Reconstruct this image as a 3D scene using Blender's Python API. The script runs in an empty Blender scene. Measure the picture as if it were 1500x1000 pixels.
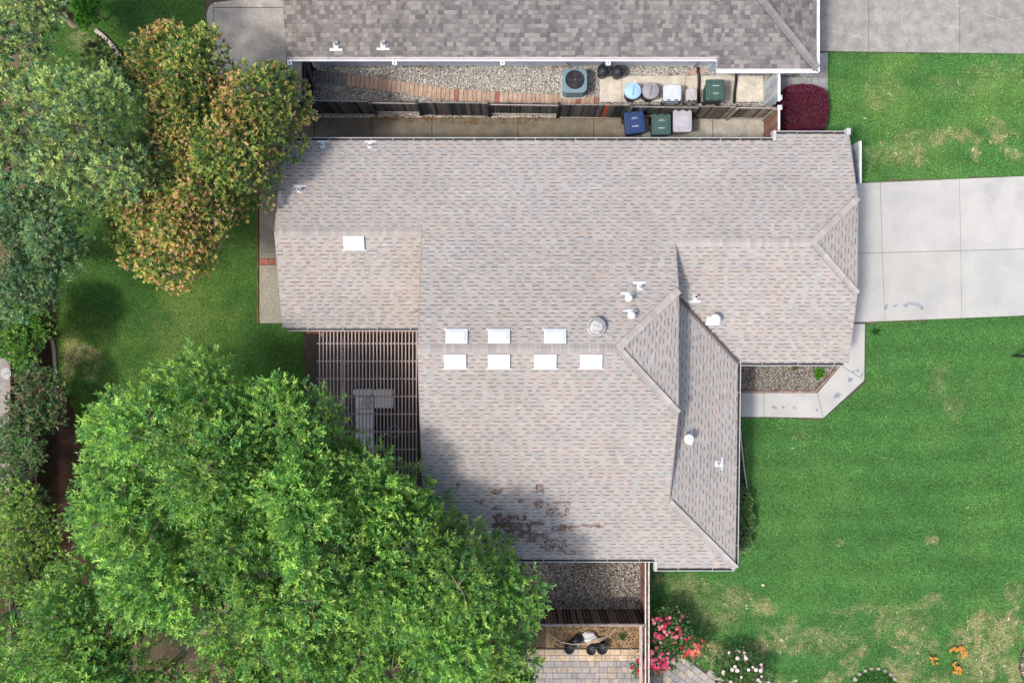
import bpy, math, random
import numpy as np
from mathutils import Vector, Matrix

# ------------------------------------------------------------------ camera, world, sun, exposure
S = bpy.context.scene
C = S.collection
H = 34.0                       # drone height in metres
F = 1500 * 28 / 36.0           # focal length in photo pixels
cam_d = bpy.data.cameras.new('camera'); cam_d.lens = 28; cam_d.sensor_width = 36; cam_d.clip_end = 2000; cam_d.clip_start = .1
cam = bpy.data.objects.new('camera', cam_d); cam.location = (0, 0, H); C.objects.link(cam); S.camera = cam

SH_X, SH_Y = .56, .30          # shadow of a 1 m high post falls this far east / north
sun_elev = math.atan2(1, math.hypot(SH_X, SH_Y))
to_sun = Vector((-SH_X, -SH_Y, 1)).normalized()
w = bpy.data.worlds.new('World'); S.world = w; w.use_nodes = True
nt = w.node_tree; nt.nodes.clear()
sky = nt.nodes.new('ShaderNodeTexSky'); sky.sky_type = 'NISHITA'; sky.sun_disc = False
sky.sun_elevation = sun_elev; sky.sun_rotation = math.atan2(to_sun.x, to_sun.y)
sky.air_density = 1.0; sky.dust_density = 3.5; sky.ozone_density = 1.0
bg = nt.nodes.new('ShaderNodeBackground'); bg.inputs[1].default_value = .15
wo = nt.nodes.new('ShaderNodeOutputWorld')
nt.links.new(sky.outputs[0], bg.inputs[0]); nt.links.new(bg.outputs[0], wo.inputs[0])
sd = bpy.data.lights.new('sun', 'SUN'); sd.energy = 2.0; sd.angle = math.radians(7); sd.color = (1, .96, .915)
so = bpy.data.objects.new('sun', sd); C.objects.link(so); so.location = (-20, -6, 60)
so.rotation_euler = to_sun.to_track_quat('Z', 'Y').to_euler()
S.view_settings.view_transform = 'Standard'; S.view_settings.look = 'None'
S.view_settings.exposure = 0.76; S.view_settings.gamma = 1; S.view_settings.use_curve_mapping = False

rng = np.random.default_rng(7)
R = random.Random(11)

# ------------------------------------------------------------------ helpers
def P(px, py, z=0.0):
    k = (H - z) / F
    return ((px - 750) * k, (500 - py) * k, z)
def PX(px, z=0.0): return (px - 750) * (H - z) / F
def PY(py, z=0.0): return (500 - py) * (H - z) / F
def lin(c):
    return tuple(((v / 255) / 12.92 if v / 255 <= .04045 else ((v / 255 + .055) / 1.055) ** 2.4) for v in c)
def jit(c, a, r=R):
    k = 1 + r.uniform(-a, a)
    return tuple(max(0, v * k * (1 + r.uniform(-a, a) * .25)) for v in c)

def mat(name, color=None, rough=.85, var=.18, scale=3.0, fine=.12, fscale=60.0, bump=.15, bscale=80.0,
        spec=.3, trans=0.0, color2=None, c2scale=1.2, c2lo=.5, c2hi=.65, metal=0.0, attr='col'):
    m = bpy.data.materials.new(name); m.use_nodes = True
    n = m.node_tree.nodes; l = m.node_tree.links; n.clear()
    out = n.new('ShaderNodeOutputMaterial'); b = n.new('ShaderNodeBsdfPrincipled')
    b.inputs['Roughness'].default_value = rough; b.inputs['Specular IOR Level'].default_value = spec
    b.inputs['Metallic'].default_value = metal
    geo = n.new('ShaderNodeNewGeometry')
    if color is None:
        a = n.new('ShaderNodeAttribute'); a.attribute_name = attr; src = a.outputs['Color']
    else:
        a = n.new('ShaderNodeRGB'); a.outputs[0].default_value = (*color, 1); src = a.outputs[0]
    if color2 is not None:
        t = n.new('ShaderNodeTexNoise'); t.inputs['Scale'].default_value = c2scale; t.inputs['Detail'].default_value = 7
        t.inputs['Roughness'].default_value = .65
        l.new(geo.outputs['Position'], t.inputs['Vector'])
        mr = n.new('ShaderNodeMapRange'); mr.inputs[1].default_value = c2lo; mr.inputs[2].default_value = c2hi
        l.new(t.outputs[0], mr.inputs[0])
        mx = n.new('ShaderNodeMix'); mx.data_type = 'RGBA'; l.new(mr.outputs[0], mx.inputs[0]); l.new(src, mx.inputs[6])
        mx.inputs[7].default_value = (*color2, 1); src = mx.outputs[2]
    def mul(src, sc, amt, det):
        if amt <= 0: return src
        t = n.new('ShaderNodeTexNoise'); t.inputs['Scale'].default_value = sc; t.inputs['Detail'].default_value = det
        l.new(geo.outputs['Position'], t.inputs['Vector'])
        mr = n.new('ShaderNodeMapRange'); mr.inputs[1].default_value = .3; mr.inputs[2].default_value = .7
        mr.inputs[3].default_value = 1 - amt; mr.inputs[4].default_value = 1 + amt
        l.new(t.outputs[0], mr.inputs[0])
        vm = n.new('ShaderNodeVectorMath'); vm.operation = 'SCALE'
        l.new(src, vm.inputs[0]); l.new(mr.outputs[0], vm.inputs['Scale'])
        return vm.outputs[0]
    src = mul(src, scale, var, 6); src = mul(src, fscale, fine, 2)
    l.new(src, b.inputs['Base Color'])
    if bump > 0:
        t = n.new('ShaderNodeTexNoise'); t.inputs['Scale'].default_value = bscale; t.inputs['Detail'].default_value = 4
        l.new(geo.outputs['Position'], t.inputs['Vector'])
        bp = n.new('ShaderNodeBump'); bp.inputs['Strength'].default_value = bump; bp.inputs['Distance'].default_value = .02
        l.new(t.outputs[0], bp.inputs['Height']); l.new(bp.outputs[0], b.inputs['Normal'])
    if trans > 0:
        tr = n.new('ShaderNodeBsdfTranslucent'); ms = n.new('ShaderNodeMixShader'); ms.inputs[0].default_value = trans
        l.new(src, tr.inputs[0]); l.new(b.outputs[0], ms.inputs[1]); l.new(tr.outputs[0], ms.inputs[2]); l.new(ms.outputs[0], out.inputs[0])
    else:
        l.new(b.outputs[0], out.inputs[0])
    return m

class MB:
    """collects vertices, faces and face colours; build() links ONE mesh object"""
    def __init__(s): s.v = []; s.f = []; s.c = []
    def face(s, pts, col=(1, 1, 1)):
        b = len(s.v); s.v += [tuple(p) for p in pts]; s.f.append(tuple(range(b, b + len(pts)))); s.c.append(col)
    def prism(s, poly, z0, z1, col=(1, 1, 1), bottom=False):
        n = len(poly); b = len(s.v)
        a = sum(poly[i][0] * poly[(i + 1) % n][1] - poly[(i + 1) % n][0] * poly[i][1] for i in range(n))
        if a < 0: poly = poly[::-1]
        s.v += [(p[0], p[1], z0) for p in poly] + [(p[0], p[1], z1) for p in poly]
        s.f.append(tuple(range(b + n, b + 2 * n))); s.c.append(col)
        if bottom: s.f.append(tuple(range(b + n - 1, b - 1, -1))); s.c.append(col)
        for i in range(n):
            j = (i + 1) % n; s.f.append((b + i, b + j, b + n + j, b + n + i)); s.c.append(col)
    def box(s, x0, y0, z0, x1, y1, z1, col=(1, 1, 1), top=None):
        """axis aligned box; top=(tx,ty) insets the upper face"""
        tx, ty = top or (0, 0); b = len(s.v)
        s.v += [(x0, y0, z0), (x1, y0, z0), (x1, y1, z0), (x0, y1, z0),
                (x0 + tx, y0 + ty, z1), (x1 - tx, y0 + ty, z1), (x1 - tx, y1 - ty, z1), (x0 + tx, y1 - ty, z1)]
        for q in ((0, 3, 2, 1), (4, 5, 6, 7), (0, 1, 5, 4), (1, 2, 6, 5), (2, 3, 7, 6), (3, 0, 4, 7)):
            s.f.append(tuple(b + i for i in q)); s.c.append(col)
    def bar(s, p, q, wd, ht, col=(1, 1, 1), up=(0, 0, 1)):
        p = Vector(p); q = Vector(q); d = (q - p).normalized(); u = Vector(up)
        sd_ = d.cross(u)
        if sd_.length < 1e-4: sd_ = d.cross(Vector((1, 0, 0)))
        sd_.normalize(); u = sd_.cross(d).normalized(); b = len(s.v)
        for o in (p, q):
            for i, j in ((-1, -1), (1, -1), (1, 1), (-1, 1)): s.v.append(tuple(o + sd_ * (wd / 2 * i) + u * (ht / 2 * j)))
        for f in ((0, 1, 2, 3), (7, 6, 5, 4), (0, 4, 5, 1), (1, 5, 6, 2), (2, 6, 7, 3), (3, 7, 4, 0)):
            s.f.append(tuple(b + i for i in f)); s.c.append(col)
    def tube(s, pts, rad, n=6, col=(1, 1, 1), cap=True):
        pts = [Vector(p) for p in pts]; m = len(pts)
        if not hasattr(rad, '__len__'): rad = [rad] * m
        b = len(s.v); ref = Vector((.13, .27, .95))
        for i, p in enumerate(pts):
            d = (pts[min(i + 1, m - 1)] - pts[max(i - 1, 0)]).normalized()
            a = d.cross(ref)
            if a.length < .05: a = d.cross(Vector((1, 0, 0)))
            a.normalize(); c = d.cross(a)
            for k in range(n):
                t = 2 * math.pi * k / n; s.v.append(tuple(p + (a * math.cos(t) + c * math.sin(t)) * rad[i]))
        for i in range(m - 1):
            for k in range(n):
                k2 = (k + 1) % n; s.f.append((b + i * n + k, b + i * n + k2, b + (i + 1) * n + k2, b + (i + 1) * n + k)); s.c.append(col)
        if cap:
            s.f.append(tuple(b + k for k in range(n))); s.c.append(col)
            s.f.append(tuple(b + (m - 1) * n + k for k in reversed(range(n)))); s.c.append(col)
    def lathe(s, prof, n=24, cx=0, cy=0, col=(1, 1, 1), cols=None, wob=None):
        b = len(s.v); m = len(prof)
        for i, (r, z) in enumerate(prof):
            for k in range(n):
                t = 2 * math.pi * k / n; rr = r * (wob(t, i) if wob else 1)
                s.v.append((cx + rr * math.cos(t), cy + rr * math.sin(t), z))
        for i in range(m - 1):
            for k in range(n):
                k2 = (k + 1) % n
                s.f.append((b + i * n + k, b + i * n + k2, b + (i + 1) * n + k2, b + (i + 1) * n + k)); s.c.append(cols[i] if cols else col)
    def rbox(s, hx, hy, z0, z1, r, col=(1, 1, 1), cx=0, cy=0, taper=1.0, round_top=0.0, seg=4):
        """rounded-corner box centred on cx, cy; lower outline scaled by taper"""
        def ring(k, z, ins=0):
            o = []
            for (sx, sy, a0) in ((1, 1, 0), (-1, 1, 90), (-1, -1, 180), (1, -1, 270)):
                for i in range(seg + 1):
                    a = math.radians(a0 + 90 * i / seg)
                    o.append((cx + (sx * (hx - r) + (r - ins) * math.cos(a)) * k, cy + (sy * (hy - r) + (r - ins) * math.sin(a)) * k, z))
            return o
        rings = [ring(taper, z0), ring(1, z1 - round_top)]
        if round_top: rings += [ring(1, z1 - round_top * .3, round_top * .3), ring(1, z1, round_top)]
        n = len(rings[0]); b = len(s.v)
        for r_ in rings: s.v += r_
        for i in range(len(rings) - 1):
            for k in range(n):
                k2 = (k + 1) % n; s.f.append((b + i * n + k, b + i * n + k2, b + (i + 1) * n + k2, b + (i + 1) * n + k)); s.c.append(col)
        s.f.append(tuple(b + (len(rings) - 1) * n + k for k in range(n))); s.c.append(col)
        s.f.append(tuple(b + k for k in reversed(range(n)))); s.c.append(col)
    def mesh(s, name, m, off=(0, 0, 0), smooth=False):
        me = bpy.data.meshes.new(name)
        ox, oy, oz = off
        me.from_pydata([(x - ox, y - oy, z - oz) for x, y, z in s.v], [], s.f)
        a = me.color_attributes.new('col', 'FLOAT_COLOR', 'CORNER')
        cols = np.array([(*c[:3], 1) for c in s.c], dtype=np.float32)
        ln = np.array([len(f) for f in s.f])
        a.data.foreach_set('color', np.repeat(cols, ln, axis=0).ravel())
        if smooth: me.polygons.foreach_set('use_smooth', [True] * len(me.polygons))
        me.materials.append(m); return me
    def build(s, name, m, parent=None, smooth=False, local=False):
        off = (0, 0, 0)
        if parent is not None and not local:
            off = root_loc(parent)
        o = bpy.data.objects.new(name, s.mesh(name, m, off, smooth)); C.objects.link(o)
        if parent is not None: o.parent = parent
        return o
def root_loc(o):
    x = y = z = 0
    while o is not None:
        x += o.location.x; y += o.location.y; z += o.location.z; o = o.parent
    return (x, y, z)
def npmesh(name, verts, faces, cols, m, parent=None, smooth=False):
    """verts (N,3), faces (M,k) equal size, cols (M,3)"""
    me = bpy.data.meshes.new(name); k = faces.shape[1]; M_ = len(faces)
    if parent is not None: verts = verts - np.array(root_loc(parent))
    me.vertices.add(len(verts)); me.vertices.foreach_set('co', verts.astype(np.float32).ravel())
    me.loops.add(M_ * k); me.loops.foreach_set('vertex_index', faces.astype(np.int32).ravel())
    me.polygons.add(M_); me.polygons.foreach_set('loop_start', np.arange(0, M_ * k, k, dtype=np.int32))
    me.polygons.foreach_set('loop_total', np.full(M_, k, dtype=np.int32))
    me.update(calc_edges=True)
    a = me.color_attributes.new('col', 'FLOAT_COLOR', 'CORNER')
    c4 = np.concatenate([cols, np.ones((M_, 1))], 1).astype(np.float32)
    a.data.foreach_set('color', np.repeat(c4, k, axis=0).ravel())
    if smooth: me.polygons.foreach_set('use_smooth', np.ones(M_, dtype=bool))
    me.materials.append(m)
    o = bpy.data.objects.new(name, me); C.objects.link(o)
    if parent is not None: o.parent = parent
    return o
def tag(o, label, cat=None, group=None):
    o['label'] = label
    if cat: o['category'] = cat
    if group: o['group'] = group
    return o
def thing(name, label, cat, loc=(0, 0, 0), rz=0, group=None):
    o = bpy.data.objects.new(name, None); C.objects.link(o); o.location = loc; o.rotation_euler = (0, 0, rz)
    o.empty_display_size = .2
    return tag(o, label, cat, group)
def kind(o, k): o['kind'] = k; return o
def structure(name, mb, m): return kind(mb.build(name, m), 'structure')
def dup_tree(o, parent=None):
    c = o.copy(); C.objects.link(c); c.parent = parent
    for ch in list(o.children): dup_tree(ch, c)
    return c
def inpoly(x, y, poly):
    x = np.asarray(x, float); y = np.asarray(y, float); r = np.zeros(x.shape, bool); n = len(poly)
    for i in range(n):
        x1, y1 = poly[i][:2]; x2, y2 = poly[(i + 1) % n][:2]
        if y1 == y2: continue
        c = ((y1 > y) != (y2 > y)) & (x < (x2 - x1) * (y - y1) / (y2 - y1) + x1)
        r ^= c
    return r
def polydist(x, y, poly):
    d = np.full(np.shape(x), 1e9); n = len(poly)
    for i in range(n):
        ax, ay = poly[i][:2]; bx, by = poly[(i + 1) % n][:2]
        L = (bx - ax) ** 2 + (by - ay) ** 2 + 1e-9
        t = np.clip(((x - ax) * (bx - ax) + (y - ay) * (by - ay)) / L, 0, 1)
        d = np.minimum(d, np.hypot(x - ax - t * (bx - ax), y - ay - t * (by - ay)))
    return d
_lat = rng.random((256, 256))
def vnoise(x, y):
    xi = np.floor(x).astype(int); yi = np.floor(y).astype(int); fx = x - xi; fy = y - yi
    fx = fx * fx * (3 - 2 * fx); fy = fy * fy * (3 - 2 * fy)
    a = _lat[xi % 256, yi % 256]; b = _lat[(xi + 1) % 256, yi % 256]; c = _lat[xi % 256, (yi + 1) % 256]; d = _lat[(xi + 1) % 256, (yi + 1) % 256]
    return (a * (1 - fx) + b * fx) * (1 - fy) + (c * (1 - fx) + d * fx) * fy
def fbm(x, y, o=4):
    s = 0; a = .5; t = 0
    for i in range(o): s = s + a * vnoise(x * 2 ** i + 17 * i, y * 2 ** i + 31 * i); t += a; a *= .55
    return s / t
def poly2(pp, z=0): return [P(x, y, z)[:2] for x, y in pp]

# ------------------------------------------------------------------ materials
M_attr = mat('mixed_surface')
M_shingle = mat('asphalt_shingle', None, .95, .05, .55, .20, 130, .5, 170, .15)
M_shingle_n = mat('grey_asphalt_shingle', None, .95, .10, .8, .20, 130, .5, 170, .15)
M_conc = mat('pale_concrete', None, .9, .06, .9, .05, 30, .1, 60, .25, color2=(.31, .31, .295), c2scale=.7, c2lo=.48, c2hi=.8)
M_conc_old = mat('weathered_concrete', None, .92, .20, 2.2, .16, 18, .2, 50, .2)
M_aggr = mat('exposed_aggregate', None, .9, .15, 1.2, .5, 26, .5, 40, .2)
M_wood = mat('weathered_wood', None, .9, .2, 5, .18, 40, .3, 60, .15)
M_paint = mat('painted_surface', None, .5, .05, 2, .04, 30, .05, 30, .35)
M_metal = mat('white_gutter_metal', None, .45, .10, 3, .06, 25, .03, 30, .4)
M_plastic = mat('moulded_plastic', None, .5, .08, 4, .06, 40, .05, 60, .4)
M_black = mat('black_plastic', (.018, .018, .02), .45, .1, 4, .08, 40, .05, 60, .4)
M_wall = mat('painted_stucco', None, .85, .05, 1.5, .05, 40, .1, 60, .2)
M_stone = mat('pebble_stone', None, .8, .0, 3, .12, 40, .0, 60, .3)
M_dirt = mat('bare_dirt', None, .97, .28, 1.1, .35, 18, .5, 40, .1)
M_leaf = mat('leaf', None, .5, .16, .8, .0, 40, .0, 60, .4, trans=.38)
M_petal = mat('petal', None, .7, .05, 4, .0, 40, .0, 60, .2, trans=.3)
M_bark = mat('bark', None, .9, .2, 6, .2, 40, .4, 40, .15)
M_grass = mat('grass_blade', None, .75, .1, .8, .0, 40, .0, 60, .2, trans=.25)
M_lawn = mat('lawn_turf', None, .95, .12, 1.6, .45, 20, .8, 40, .1)
M_fabric = mat('outdoor_fabric', None, .9, .04, 4, .08, 90, .2, 200, .2)
M_glass = mat('skylight_acrylic', (.56, .58, .575), .35, .02, 3, .02, 40, 0, 60, .4)
WHITE = (.60, .61, .61)

# ------------------------------------------------------------------ ground and lawns
g = MB(); g.box(-300, -300, -.6, 300, 300, -.02, lin((96, 84, 66)))
structure('ground', g, M_dirt)

dry_blobs = [  # px, py, rx, ry, strength (bare or straw-coloured turf)
    (1340, 200, 40, 14, .45), (1375, 205, 14, 12, .9), (1300, 228, 40, 16, .5), (1342, 232, 14, 16, .9), (1322, 218, 26, 10, .5), (1408, 200, 16, 10, .9), (1465, 200, 22, 14, .9), (1430, 216, 8, 20, .9),
    (1360, 212, 12, 9, .8), (1448, 180, 10, 8, .8), (1478, 225, 14, 9, .6), (1280, 152, 20, 10, .5), (1290, 130, 30, 20, .3), (1400, 130, 40, 20, .25), (1450, 110, 40, 16, .25),
    (1224, 792, 7, 7, .9), (1371, 788, 7, 6, .9), (1110, 892, 26, 14, .8), (1075, 872, 30, 16, .45), (1050, 900, 40, 30, .4), (1010, 860, 30, 16, .45), (1290, 893, 80, 9, .35), (1145, 930, 22, 16, .7),
    (1150, 945, 40, 16, .5), (1110, 950, 20, 14, .7), (1200, 935, 60, 16, .4), (1262, 957, 16, 10, .9), (1240, 975, 16, 14, .7), (1330, 936, 30, 14, .8), (1310, 922, 40, 20, .4), (1345, 950, 30, 16, .5), (1362, 885, 24, 12, .5),
    (1484, 870, 14, 12, .8), (1486, 905, 10, 22, 1), (1436, 915, 18, 18, .9), (1420, 940, 30, 18, 1), (1450, 950, 30, 20, .9), (1470, 930, 22, 22, 1), (1440, 975, 40, 22, .8), (1418, 975, 16, 12, .8), (1480, 985, 16, 20, .9),
    (1325, 985, 16, 16, .8), (1310, 970, 14, 10, .6), (1220, 990, 16, 12, .6), (1040, 955, 26, 12, .9), (1330, 965, 18, 26, .4), (1395, 600, 14, 14, .3), (1372, 560, 20, 30, .18), (1180, 640, 20, 12, .2),
    (105, 515, 24, 22, .8), (130, 520, 16, 13, 1), (95, 545, 14, 18, .7), (140, 548, 16, 16, .4), (120, 60, 24, 20, .45), (260, 480, 40, 40, .12), (970, 850, 20, 20, .4), (1000, 885, 26, 22, .35), (300, 350, 40, 20, .2)]
def dryness(X, Y):
    px = 750 + X * F / H; py = 500 - Y * F / H
    d = np.zeros(np.shape(X)); wx = (fbm(X * 1.5, Y * 1.5) - .5) * 36; wy = (fbm(X * 1.5 + 40, Y * 1.5 + 9) - .5) * 30
    for bx, by, rx, ry, s in dry_blobs:
        if by < 300 and bx > 1200: s = s * .75
        q = ((px + wx - bx) / (rx * 1.1)) ** 2 + ((py + wy - by) / (ry * 1.1)) ** 2
        d = np.maximum(d, s * np.clip(1.25 - q, 0, 1))
    low = np.clip((py - 870) / 80, 0, 1) * (px > 1040)
    n = fbm(X * 1.1 + 5, Y * 1.1 + 5, 5)
    d = np.maximum(d, low * np.clip((n - .50) * 3.5, 0, .5))
    hf = fbm(X * 4.5 + 3, Y * 4.5 + 8, 4)
    return np.clip(d * (.25 + 3.2 * (hf - .34)), 0, .9)
G_DEEP = np.array(lin((62, 104, 52))); G_MID = np.array(lin((78, 122, 60))); G_YEL = np.array(lin((108, 138, 68))); STRAW = np.array(lin((160, 150, 108)))
def turf_col(X, Y, back=False):
    px = 750 + X * F / H; py = 500 - Y * F / H
    a = fbm(X * .35, Y * .8, 4)[..., None]; yel = np.clip((fbm(X * .5 + 90, Y * .5 + 50, 4) - .5) * 3, 0, 1)[..., None]
    stripe = (.5 + .5 * np.sin(Y * 2 * math.pi / 1.15 + np.sin(X * .15)))[..., None] * (px > 1000)[..., None]
    col = G_DEEP * (1 - a) + G_MID * a
    col = col * (.93 + .14 * stripe)
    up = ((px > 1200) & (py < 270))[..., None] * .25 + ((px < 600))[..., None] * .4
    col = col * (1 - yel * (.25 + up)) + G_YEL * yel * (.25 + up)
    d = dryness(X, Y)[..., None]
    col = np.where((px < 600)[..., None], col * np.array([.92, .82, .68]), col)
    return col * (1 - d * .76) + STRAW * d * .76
LAWNS = {
 'front_lawn': [(1268, 474), (1560, 458), (1560, 1060), (1030, 1060), (1062, 1000), (1000, 962), (953, 950), (950, 815), (1075, 815), (1075, 611), (1204, 614), (1268, 562)],
 'side_lawn': [(1160, 80), (1560, 80), (1560, 256), (1240, 267), (1210, 230), (1160, 225)],
 'back_lawn': [(82, 250), (330, 250), (378, 290), (379, 474), (446, 474), (446, 760), (380, 860), (170, 860), (124, 700), (112, 610), (84, 555)],
 'far_back_lawn': [(60, -60), (300, -60), (302, 100), (330, 130), (300, 240), (120, 240), (40, 120), (60, 40)]}
LAWNS['side_lawn'] = [(1213, 76), (1560, 79), (1560, 256), (1240, 267), (1212, 230), (1204, 200), (1212, 170)]
for nm, pp in LAWNS.items():
    poly = poly2(pp); xs = [p[0] for p in poly]; ys = [p[1] for p in poly]
    if nm == 'back_lawn': pass
    b = MB(); b.face([(x, y, 0) for x, y in (poly if sum(poly[i][0] * poly[(i + 1) % len(poly)][1] - poly[(i + 1) % len(poly)][0] * poly[i][1] for i in range(len(poly))) > 0 else poly[::-1])])
    # subdivided sheet: clipped grid cells carry the turf colour
    st = .12; gx = np.arange(min(xs), max(xs), st); gy = np.arange(min(ys), max(ys), st)
    X, Y = np.meshgrid(gx, gy); X = X.ravel(); Y = Y.ravel()
    ok = inpoly(X + st / 2, Y + st / 2, poly); X = X[ok]; Y = Y[ok]
    n = len(X); V = np.stack([np.stack([X + a, Y + c, np.zeros(n)], 1) for a, c in ((0, 0), (st, 0), (st, st), (0, st))], 1).reshape(-1, 3)
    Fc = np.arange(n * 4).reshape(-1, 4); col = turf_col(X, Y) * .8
    kind(npmesh(nm, V, Fc, col, M_lawn), 'structure')
    area = n * st * st; nb = int(area * 520)
    bx = rng.uniform(min(xs), max(xs), int(nb * 2.6)); by = rng.uniform(min(ys), max(ys), int(nb * 2.6))
    ok = inpoly(bx, by, poly) & (bx > -26) & (bx < 23) & (by > -16) & (by < 16); bx = bx[ok][:nb]; by = by[ok][:nb]; n = len(bx)
    az = rng.uniform(0, 2 * math.pi, n); L = rng.uniform(.04, .085, n); hgt = rng.uniform(.02, .05, n); wd = rng.uniform(.010, .022, n)
    dx = np.cos(az); dy = np.sin(az); z0 = np.full(n, -.002)
    V = np.stack([np.stack([bx - dy * wd, by + dx * wd, z0], 1), np.stack([bx + dy * wd, by - dx * wd, z0], 1), np.stack([bx + dx * L, by + dy * L, hgt], 1)], 1).reshape(-1, 3)
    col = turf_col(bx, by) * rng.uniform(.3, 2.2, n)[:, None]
    gr = npmesh('grass', V, np.arange(n * 3).reshape(-1, 3), col, M_grass)
    kind(tag(gr, {'front_lawn': 'short mown front lawn grass with straw coloured patches', 'side_lawn': 'patchy green grass between the two driveways',
                  'back_lawn': 'shaded back yard grass between the trees and the house', 'far_back_lawn': 'dappled grass of the neighbouring back yard'}[nm], 'grass'), 'stuff')

# longer pale dry runners lying on the worn parts of the front lawn
n = 26000; bx = rng.uniform(8, 23, n); by = rng.uniform(-14.8, 11, n); dd = dryness(bx, by); keep = (rng.random(n) < np.clip(dd * 1.1 - .05, .004, 1)) & (inpoly(bx, by, poly2(LAWNS['front_lawn'])) | inpoly(bx, by, poly2(LAWNS['side_lawn'])))
bx = bx[keep]; by = by[keep]; n = len(bx); az = rng.uniform(0, 6.28, n); L = rng.uniform(.06, .2, n); wd = rng.uniform(.004, .008, n); dx = np.cos(az); dy_ = np.sin(az); cv = rng.uniform(-.3, .3, n)
V = np.stack([np.stack([bx - dy_ * wd, by + dx * wd, np.full(n, .02)], 1), np.stack([bx + dy_ * wd, by - dx * wd, np.full(n, .02)], 1), np.stack([bx + dx * L * .5 - dy_ * L * cv + dy_ * wd, by + dy_ * L * .5 + dx * L * cv - dx * wd, np.full(n, .05)], 1),
              np.stack([bx + dx * L, by + dy_ * L, np.full(n, .035)], 1)], 1).reshape(-1, 3)
pal_ = np.array([lin((196, 186, 150)), lin((176, 170, 126)), lin((150, 166, 96)), lin((206, 198, 170)), lin((128, 156, 84))])
kind(tag(npmesh('dry_grass', V, np.arange(n * 4).reshape(-1, 4), pal_[rng.integers(0, 5, n)] * rng.uniform(.7, 1.1, n)[:, None], M_grass), 'long pale dry grass runners lying across the worn front lawn', 'grass'), 'stuff')

# ------------------------------------------------------------------ gravel
def pebbles(name, label, poly, dens, size, cols, z=0.0, cat='gravel', exclude=()):
    xs = [p[0] for p in poly]; ys = [p[1] for p in poly]; A = (max(xs) - min(xs)) * (max(ys) - min(ys))
    n = int(A * dens); x = rng.uniform(min(xs), max(xs), n); y = rng.uniform(min(ys), max(ys), n)
    ok = inpoly(x, y, poly)
    for e in exclude: ok &= ~inpoly(x, y, e)
    x = x[ok]; y = y[ok]; n = len(x)
    base = np.array([(1, 0, 0), (0, 1, 0), (-1, 0, 0), (0, -1, 0), (0, 0, .8), (0, 0, -.8)])
    fc = np.array([(0, 1, 4), (1, 2, 4), (2, 3, 4), (3, 0, 4), (1, 0, 5), (2, 1, 5), (3, 2, 5), (0, 3, 5)])
    s = size * rng.uniform(.6, 1.35, n); a = rng.uniform(0, 6.28, n); asp = rng.uniform(.55, 1, n)
    v = base[None] * np.ones((n, 1, 1)) + rng.uniform(-.22, .22, (n, 6, 3)); v[:, :, 1] *= asp[:, None]; v *= s[:, None, None]
    c_, s_ = np.cos(a)[:, None], np.sin(a)[:, None]
    X = v[:, :, 0] * c_ - v[:, :, 1] * s_ + x[:, None]; Y = v[:, :, 0] * s_ + v[:, :, 1] * c_ + y[:, None]
    Z = v[:, :, 2] + z + s[:, None] * .4 + rng.uniform(0, size * .5, (n, 1))
    V = np.stack([X, Y, Z], 2).reshape(-1, 3); Fc = (fc[None] + 6 * np.arange(n)[:, None, None]).reshape(-1, 3)
    cols = np.array(cols); cc = cols[rng.integers(0, len(cols), n)] * rng.uniform(.7, 1.25, n)[:, None]
    o = npmesh(name, V, Fc, np.repeat(cc, 8, axis=0), M_stone); return kind(tag(o, label, cat), 'stuff')
GREY_PEB = [lin(c) for c in ((206, 202, 194), (190, 185, 176), (166, 161, 152), (214, 210, 204), (116, 112, 106), (194, 188, 174), (224, 221, 215), (88, 85, 82))]
DARK_PEB = [lin(c) for c in ((176, 170, 158), (140, 134, 126), (196, 186, 166), (84, 80, 76), (160, 150, 140), (210, 202, 188), (110, 100, 90), (60, 56, 54))]
BED_PEB = [lin(c) for c in ((156, 150, 138), (132, 126, 116), (172, 166, 154), (98, 96, 95), (182, 176, 166), (124, 122, 120), (142, 130, 114))]
def sheet(name, pp, z, m, col):
    b = MB(); b.prism(poly2(pp), z - .05, z, col); return structure(name, b, m)
sheet('gravel_bed', [(455, 92), (1140, 92), (1140, 173), (455, 173)], -.004, M_dirt, lin((158, 150, 136)))
pebbles('gravel', 'pale gravel filling the alley beside the neighbouring house', poly2([(458, 90), (1140, 90), (1140, 172), (458, 172)]), 1100, .027, GREY_PEB, 0,
        exclude=[poly2([(878, 111), (1117, 111), (1117, 150), (878, 150)])])
sheet('side_yard_gravel_bed', [(740, 790), (950, 790), (950, 894), (740, 894)], -.004, M_dirt, lin((128, 120, 106)))
pebbles('gravel', 'dull grey gravel of the fenced side yard south of the house', poly2([(740, 800), (938, 800), (938, 892), (740, 892)]), 900, .03, DARK_PEB)
sheet('front_bed', [(1085, 520), (1232, 520), (1232, 536), (1196, 574), (1085, 574)], -.004, M_dirt, lin((96, 86, 74)))
pebbles('gravel', 'brown and grey gravel in the brick edged bed by the front door', poly2([(1085, 525), (1226, 525), (1226, 535), (1192, 571), (1085, 571)]), 900, .029, BED_PEB)
pebbles('gravel', 'narrow gravel strip under the neighbouring eave beside the red shrub', poly2([(1142, 103), (1190, 103), (1190, 114), (1142, 114)]), 560, .027, GREY_PEB)
sheet('side_yard_dirt', [(800, 893), (945, 893), (945, 951), (800, 951)], .0, M_dirt, lin((140, 116, 88)))
pebbles('wood_chip_mulch', 'brown wood chips scattered on the dirt strip behind the south fence', poly2([(805, 900), (940, 900), (940, 948), (805, 948)]), 260, .03,
        [lin(c) for c in ((150, 124, 92), (110, 86, 62), (176, 150, 116), (86, 66, 48))], cat='mulch')
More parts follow.
